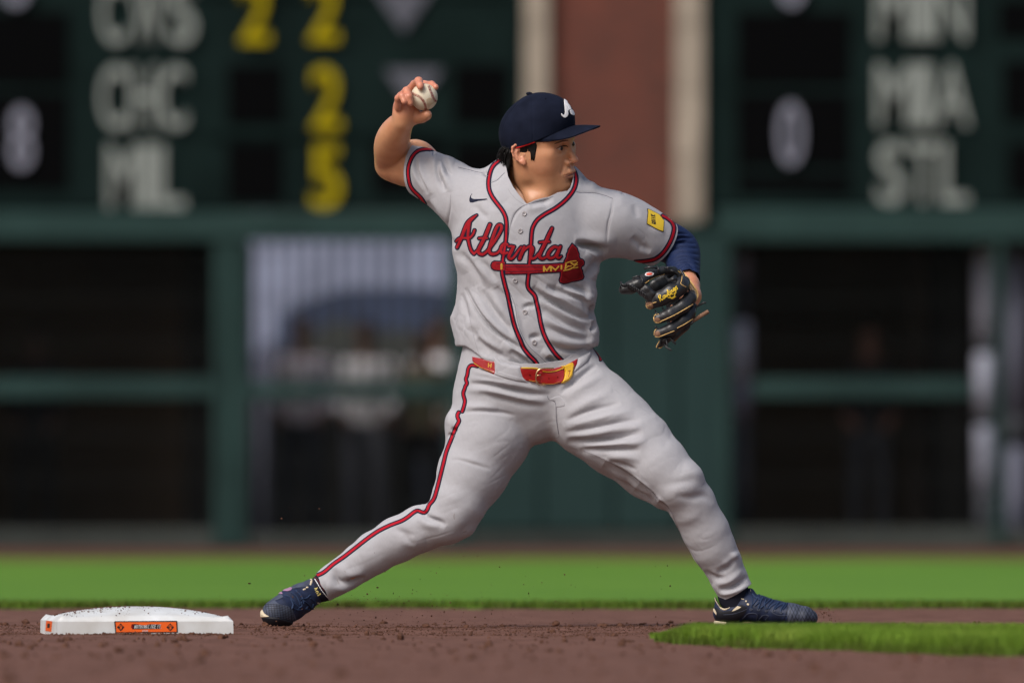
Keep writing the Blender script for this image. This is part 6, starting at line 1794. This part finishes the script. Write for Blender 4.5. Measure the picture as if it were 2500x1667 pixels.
ring = [i * (nB + 1) for i in range(nB + 1)] + [nB * (nB + 1) + j for j in range(1, nB + 1)] + [i * (nB + 1) + nB for i in range(nB - 1, -1, -1)] + [j for j in range(nB - 1, 0, -1)]
n0 = len(V)
def side_ring(s_, z):
    global V
    st_ = len(V)
    for r_ in ring:
        i, j = divmod(r_, nB + 1); u, v = i / nB, j / nB
        V.append(bp(0.5 + (u - 0.5) * s_, 0.5 + (v - 0.5) * s_, z))
    return st_
r1 = side_ring(0.997, zt + hE - 0.008); r2 = side_ring(1.0, zt + 0.004); r3 = side_ring(1.0, z0 - 0.02)
prev = ring
for st_ in (r1, r2, r3):
    cur = [st_ + k for k in range(len(ring))]
    for k in range(len(ring)):
        q = (k + 1) % len(ring); Fb.append((prev[k], cur[k], cur[q], prev[q]))
    prev = cur
cover = mesh_obj('cover', V, Fb, m_basew, base, True)
fl_ = [True] * (nB * nB) + [False] * (len(Fb) - nB * nB); cover.data.polygons.foreach_set('use_smooth', fl_)
bvbs = BVHTree.FromPolygons(V, Fb)
lab = drape('label', [f_poly(s8([(905, 350), (1590, 345), (1595, 460), (915, 466)]))], bvbs, 0.0010, m_lblack, base, grow=1.2, step=0.9)
drape('label_face', [f_poly(s8([(915, 352), (1582, 350), (1588, 458), (922, 462)]))], bvbs, 0.0016, m_orange, lab, step=0.8)
for cx in (970, 1517):
    drape('diamond', [f_poly(s8([(cx, 365), (cx + 42, 408), (cx, 452), (cx - 42, 408)]))], bvbs, 0.0020, m_lblack, lab, step=0.5)
    drape('monogram', [f_stroke(s8([(cx + 10, 388), (cx - 12, 388), (cx - 14, 402), (cx + 8, 410), (cx + 6, 424), (cx - 14, 426)]), 1.1, 3), f_stroke(s8([(cx + 2, 432), (cx + 2, 396), (cx + 22, 396)]), 1.1, 0), f_stroke(s8([(cx + 2, 412), (cx + 16, 412)]), 1.1, 0)], bvbs, 0.0024, m_orange, lab, step=0.4)
drape('slogan_slab', [f_poly(s8([(1090, 376), (1120, 372), (1240, 388), (1290, 374), (1415, 376), (1405, 426), (1100, 430), (1085, 410)]))], bvbs, 0.0020, m_lblack, lab, step=0.6)  # black slab printed behind the silver slogan
drape('slogan', text_strokes('NOTHING', s8([(1120, 420)])[0], (4.6, 0), (1.6, -7.6), 1.25) + text_strokes('LIKE', s8([(1272, 420)])[0], (4.9, 0), (1.8, -9.0), 1.25) + text_strokes('IT.', s8([(1370, 420)])[0], (4.6, 0), (1.6, -9.0), 1.25), bvbs, 0.0024, m_silver, lab, step=0.35)
drape('slogan_mark', [f_stroke(s8([(1098, 385), (1100, 415)]), 4.5, 0)], bvbs, 0.0026, m_darkred, lab, step=0.5)
drape('small_print', text_strokes('2026', s8([(1208, 456)])[0], (3.6, 0), (0.6, -3.6), 0.75), bvbs, 0.0022, m_silver, lab, step=0.35)
sl = drape('side_label', [f_poly(s8([(152, 335), (216, 342), (205, 458), (142, 446)]))], bvbs, 0.0008, m_orange, base, step=0.8)
drape('side_mark', [f_poly(s8([(168, 368), (194, 370), (190, 416), (164, 412)]))], bvbs, 0.0014, m_lblack, sl, step=0.6)

# ------------------------------------------------------------------ crumbs of soil
ico = bmesh.new(); bmesh.ops.create_icosphere(ico, subdivisions=1, radius=1.0)
IV = np.array([v.co[:] for v in ico.verts]); IF = np.array([[v.index for v in f.verts] for f in ico.faces]); ico.free()
def scatter(name, P, R, mat, kind='stuff', parent=None):
    n = len(P); r = np.random.default_rng(len(P))
    S = r.uniform(0.6, 1.3, (n, 1, 3)); J = 1 + r.uniform(-0.35, 0.35, (n, len(IV), 1))
    V = (IV[None] * J * S) * R[:, None, None] + P[:, None, :]
    Fx = IF[None] + (np.arange(n) * len(IV))[:, None, None]
    o = mesh_obj(name, V.reshape(-1, 3), Fx.reshape(-1, 3), mat, parent, False)
    if kind: tag(o, kind=kind)
    return o
def on_ground(x, y):
    return dirt_h(np.asarray(x, float).reshape(-1, 1), np.asarray(y, float).reshape(-1, 1)).ravel()
n = 20000
y = RNG.normal(-0.30, 0.38, n); x = RNG.uniform(-1.75, 1.75, n)
R = 0.0006 + 0.0006 * RNG.exponential(1.0, n); R = np.minimum(R, 0.0048)
P = np.stack([x, y, on_ground(x, y) + R * 0.4], 1)
inb = (np.abs((x - pl0.x - 0.23)) < 0.25) & (y > YB - 0.02) & (y < YB + 0.5)
scatter('dirt_crumbs', P[~inb], R[~inb], m_crumb)
tag(bpy.data.objects['dirt_crumbs'], 'scattered brown soil crumbs across the infield dirt', 'dirt crumbs')
n = 2200
y = RNG.uniform(-9, 1.0, n); x = RNG.uniform(-1.9, 1.9, n); R = 0.0020 + 0.0022 * RNG.exponential(1.0, n); R = np.minimum(R, 0.014)
P = np.stack([x, y, on_ground(x, y) + R * 0.1], 1)
inb = (np.abs((x - pl0.x - 0.23)) < 0.25) & (y > YB - 0.02) & (y < YB + 0.5)
tag(scatter('dirt_lumps', P[~inb], R[~inb], m_crumb), 'loose soil lumps raked over the infield', 'dirt lumps')
# soil banked against the front and sides of the base
n = 2600
t = RNG.uniform(-0.06, 1.06, n); d = np.abs(RNG.normal(0, 0.012, n)) + 0.002
Pf = np.array([tuple(pl0 + ux * (Lb * a) - uy * b) for a, b in zip(t, d)])
R = 0.0006 + 0.0009 * RNG.exponential(1.0, n); R = np.minimum(R, 0.0055)
Pf[:, 2] = np.maximum(on_ground(Pf[:, 0], Pf[:, 1]), pl0.z - 0.006) + R * 0.2 + np.clip(0.003 - d * 0.3, 0, 1)
tag(scatter('soil_bank', Pf, R, m_crumb), 'crumbs of soil banked along the foot of the base', 'soil')
# specks on top of the base
n = 700
u = RNG.uniform(0.03, 0.97, n); v = RNG.uniform(0.03, 0.97, n)
lft = RNG.uniform(0, 1, n) < 0.5; u[lft] = RNG.beta(1.6, 4.5, lft.sum()) * 0.9 + 0.04; v[lft] = RNG.uniform(0.2, 0.8, lft.sum())
R = 0.0004 + 0.0006 * RNG.exponential(1.0, n); R = np.minimum(R, 0.004); Pq = []
for a, b, r_ in zip(u, v, R):
    q = bp(a, b, 1.0); h, _, _, _ = bvbs.ray_cast(Vector(q), Vector((0, 0, -1)))
    Pq.append((q[0], q[1], (h.z if h else zt + hE) + r_ * 0.4))
tag(scatter('dirt_specks', np.array(Pq), R, m_crumb), 'dark dirt specks lying on top of the white base', 'dirt specks')
# larger clods
def clod(px, py, r, lab):
    c = W(px, py, 0.0); rr2 = np.random.default_rng(int(px))
    Y_ = 0.0
    dz = on_ground([c.x], [Y_])[0]
    bm = bmesh.new(); bmesh.ops.create_icosphere(bm, subdivisions=3, radius=1.0)
    V_ = np.array([q.co[:] for q in bm.verts]); Fx = [[q.index for q in f.verts] for f in bm.faces]; bm.free()
    V_ = V_ * (1 + 0.45 * fbm(V_ + px, 0.8, 4, 3))[:, None] * r / 941 * np.array([1.2, 1, 0.85])
    o = mesh_obj('dirt_clod', V_ + np.array([0, 0, 0]), Fx, m_crumb, None, False)
    o.location = (c.x, Y_, max(c.z, dz + r / 941 * 0.5))
    return tag(o, lab, 'dirt clod', 'dark dirt clods around the feet')
for px, py, r, lab in ((1040, 1528, 8, 'dark dirt clod on the soil below the rear knee, right of the raised cleat'), (1357, 1521, 8, 'dark round dirt clod on the soil midway between both feet'), (1515, 1530, 7, 'dark dirt clod just left of where the near grass begins'),
                   (1475, 1532, 6, 'small dirt clod left of the one nearest the near grass'), (1392, 1527, 5, 'small dirt clod just right of the round one between the feet'), (648, 1531, 8, 'dirt clod pushed up under the toe of the rear cleat'), (1138, 1538, 6, 'low dirt clod on the soil below the crotch'), (800, 1533, 5, 'small dirt clod right of the rear cleat')):
    clod(px, py, r, lab)
# soil thrown into the air by the feet
n = 420
px = np.concatenate([RNG.normal(1000, 190, 260), RNG.uniform(620, 1700, 90), RNG.normal(2018, 14, 70)])
py = np.concatenate([1532 - np.abs(RNG.exponential(42, 260)), RNG.uniform(1230, 1520, 90), RNG.normal(1502, 9, 70)])
yy = RNG.uniform(-0.25, 0.2, n)
P = np.array([tuple(W(a, b, c)) for a, b, c in zip(px, py, yy)])
R = 0.0007 + 0.0006 * RNG.exponential(1.0, n); R = np.minimum(R, 0.003)
k = P[:, 2] > 0.003
tag(scatter('flying_dirt', P[k], R[k], m_crumb), 'specks of soil thrown into the air by the feet', 'flying dirt')

# ------------------------------------------------------------------ near grass tongue at the lower right
def tongue_near(x):   # nearest Y of the turf for a given x
    return -2.45 - 3.1 * np.clip((x - 0.36) / 0.95, 0, 1) ** 0.75 - 0.15 * np.clip(x - 1.25, 0, 2)
XT = np.linspace(0.36, 4.0, 120)
far = -2.40 + 0.0 * XT
V = []; 
nr = 14
for x in XT:
    nn_ = float(tongue_near(x)) + 0.03 * math.sin(x * 31)
    for j in range(nr + 1):
        t = j / nr; yv = nn_ + (-2.40 + 0.02 * math.sin(x * 40) - nn_) * t
        e = min(t, 1 - t); V.append((x, yv, -0.018 + 0.020 * min(1, e * 8) * min(1, (x - 0.35) * 8)))
Fg = [(i * (nr + 1) + j, (i + 1) * (nr + 1) + j, (i + 1) * (nr + 1) + j + 1, i * (nr + 1) + j + 1) for i in range(len(XT) - 1) for j in range(nr)]
tag(mesh_obj('infield_turf', V, Fg, m_blade, None, True), kind='structure')
def blades(name, X, Y, Z, hgt, wid, mat):
    n = len(X); a = RNG.uniform(0, 2 * math.pi, n); l = RNG.uniform(0.15, 0.6, n) * hgt; b = RNG.uniform(0, 2 * math.pi, n)
    dx, dy = np.cos(a) * wid, np.sin(a) * wid; lx, ly = np.cos(b) * l, np.sin(b) * l
    B = np.stack([X, Y, Z], 1)
    V = np.stack([B - np.stack([dx, dy, 0 * dx], 1), B + np.stack([dx, dy, 0 * dx], 1),
                  B + np.stack([dx * .8 + lx * .35, dy * .8 + ly * .35, hgt * .6], 1), B + np.stack([-dx * .8 + lx * .35, -dy * .8 + ly * .35, hgt * .6], 1), B + np.stack([lx, ly, hgt * .95], 1)], 1).reshape(-1, 3)
    k = np.arange(n)[:, None] * 5
    Fq = [tuple(q) for q in (k + np.array([0, 1, 2, 3])).tolist()] + [tuple(q) for q in (k + np.array([3, 2, 4])).tolist()]
    o = mesh_obj(name, V, Fq, mat, None, True)
    return tag(o, kind='stuff')
n = 110000
X = RNG.uniform(0.33, 2.1, n) ** 1.0; yn = tongue_near(X); Y = yn + (-2.38 - yn) * RNG.uniform(0, 1, n)
edge_ = RNG.uniform(0, 1, n) < 0.18; Y[edge_] = -2.42 + RNG.normal(0, 0.03, edge_.sum())
hh = RNG.uniform(0.014, 0.027, n) * np.clip((X - 0.31) / 0.12, 0.35, 1)
tag(blades('infield_grass', X, Y, np.full(n, -0.002), hh * 1.65, 0.0009, m_blade), 'tongue of short green grass in front of the planted cleat', 'grass')
n = 9000
X = RNG.uniform(0.34, 2.1, n); Y = tongue_near(X) + RNG.normal(0.02, 0.07, n)
tag(blades('dry_grass_edge', X, Y, np.full(n, -0.012), RNG.uniform(0.012, 0.030, n), 0.0011, m_fringe), 'dry ragged near edge of the infield grass tongue', 'grass')
# tufts along the far turf edge, dark colour painting its shadow line
n = 20000
X = RNG.uniform(-4, 4, n); Y = 5.60 + np.abs(RNG.normal(0, 0.16, n))
tag(blades('turf_fringe', X, Y, np.full(n, 0.0), RNG.uniform(0.02, 0.034, n), 0.002, m_fringe), 'ragged fringe of outfield grass along the dirt', 'grass')
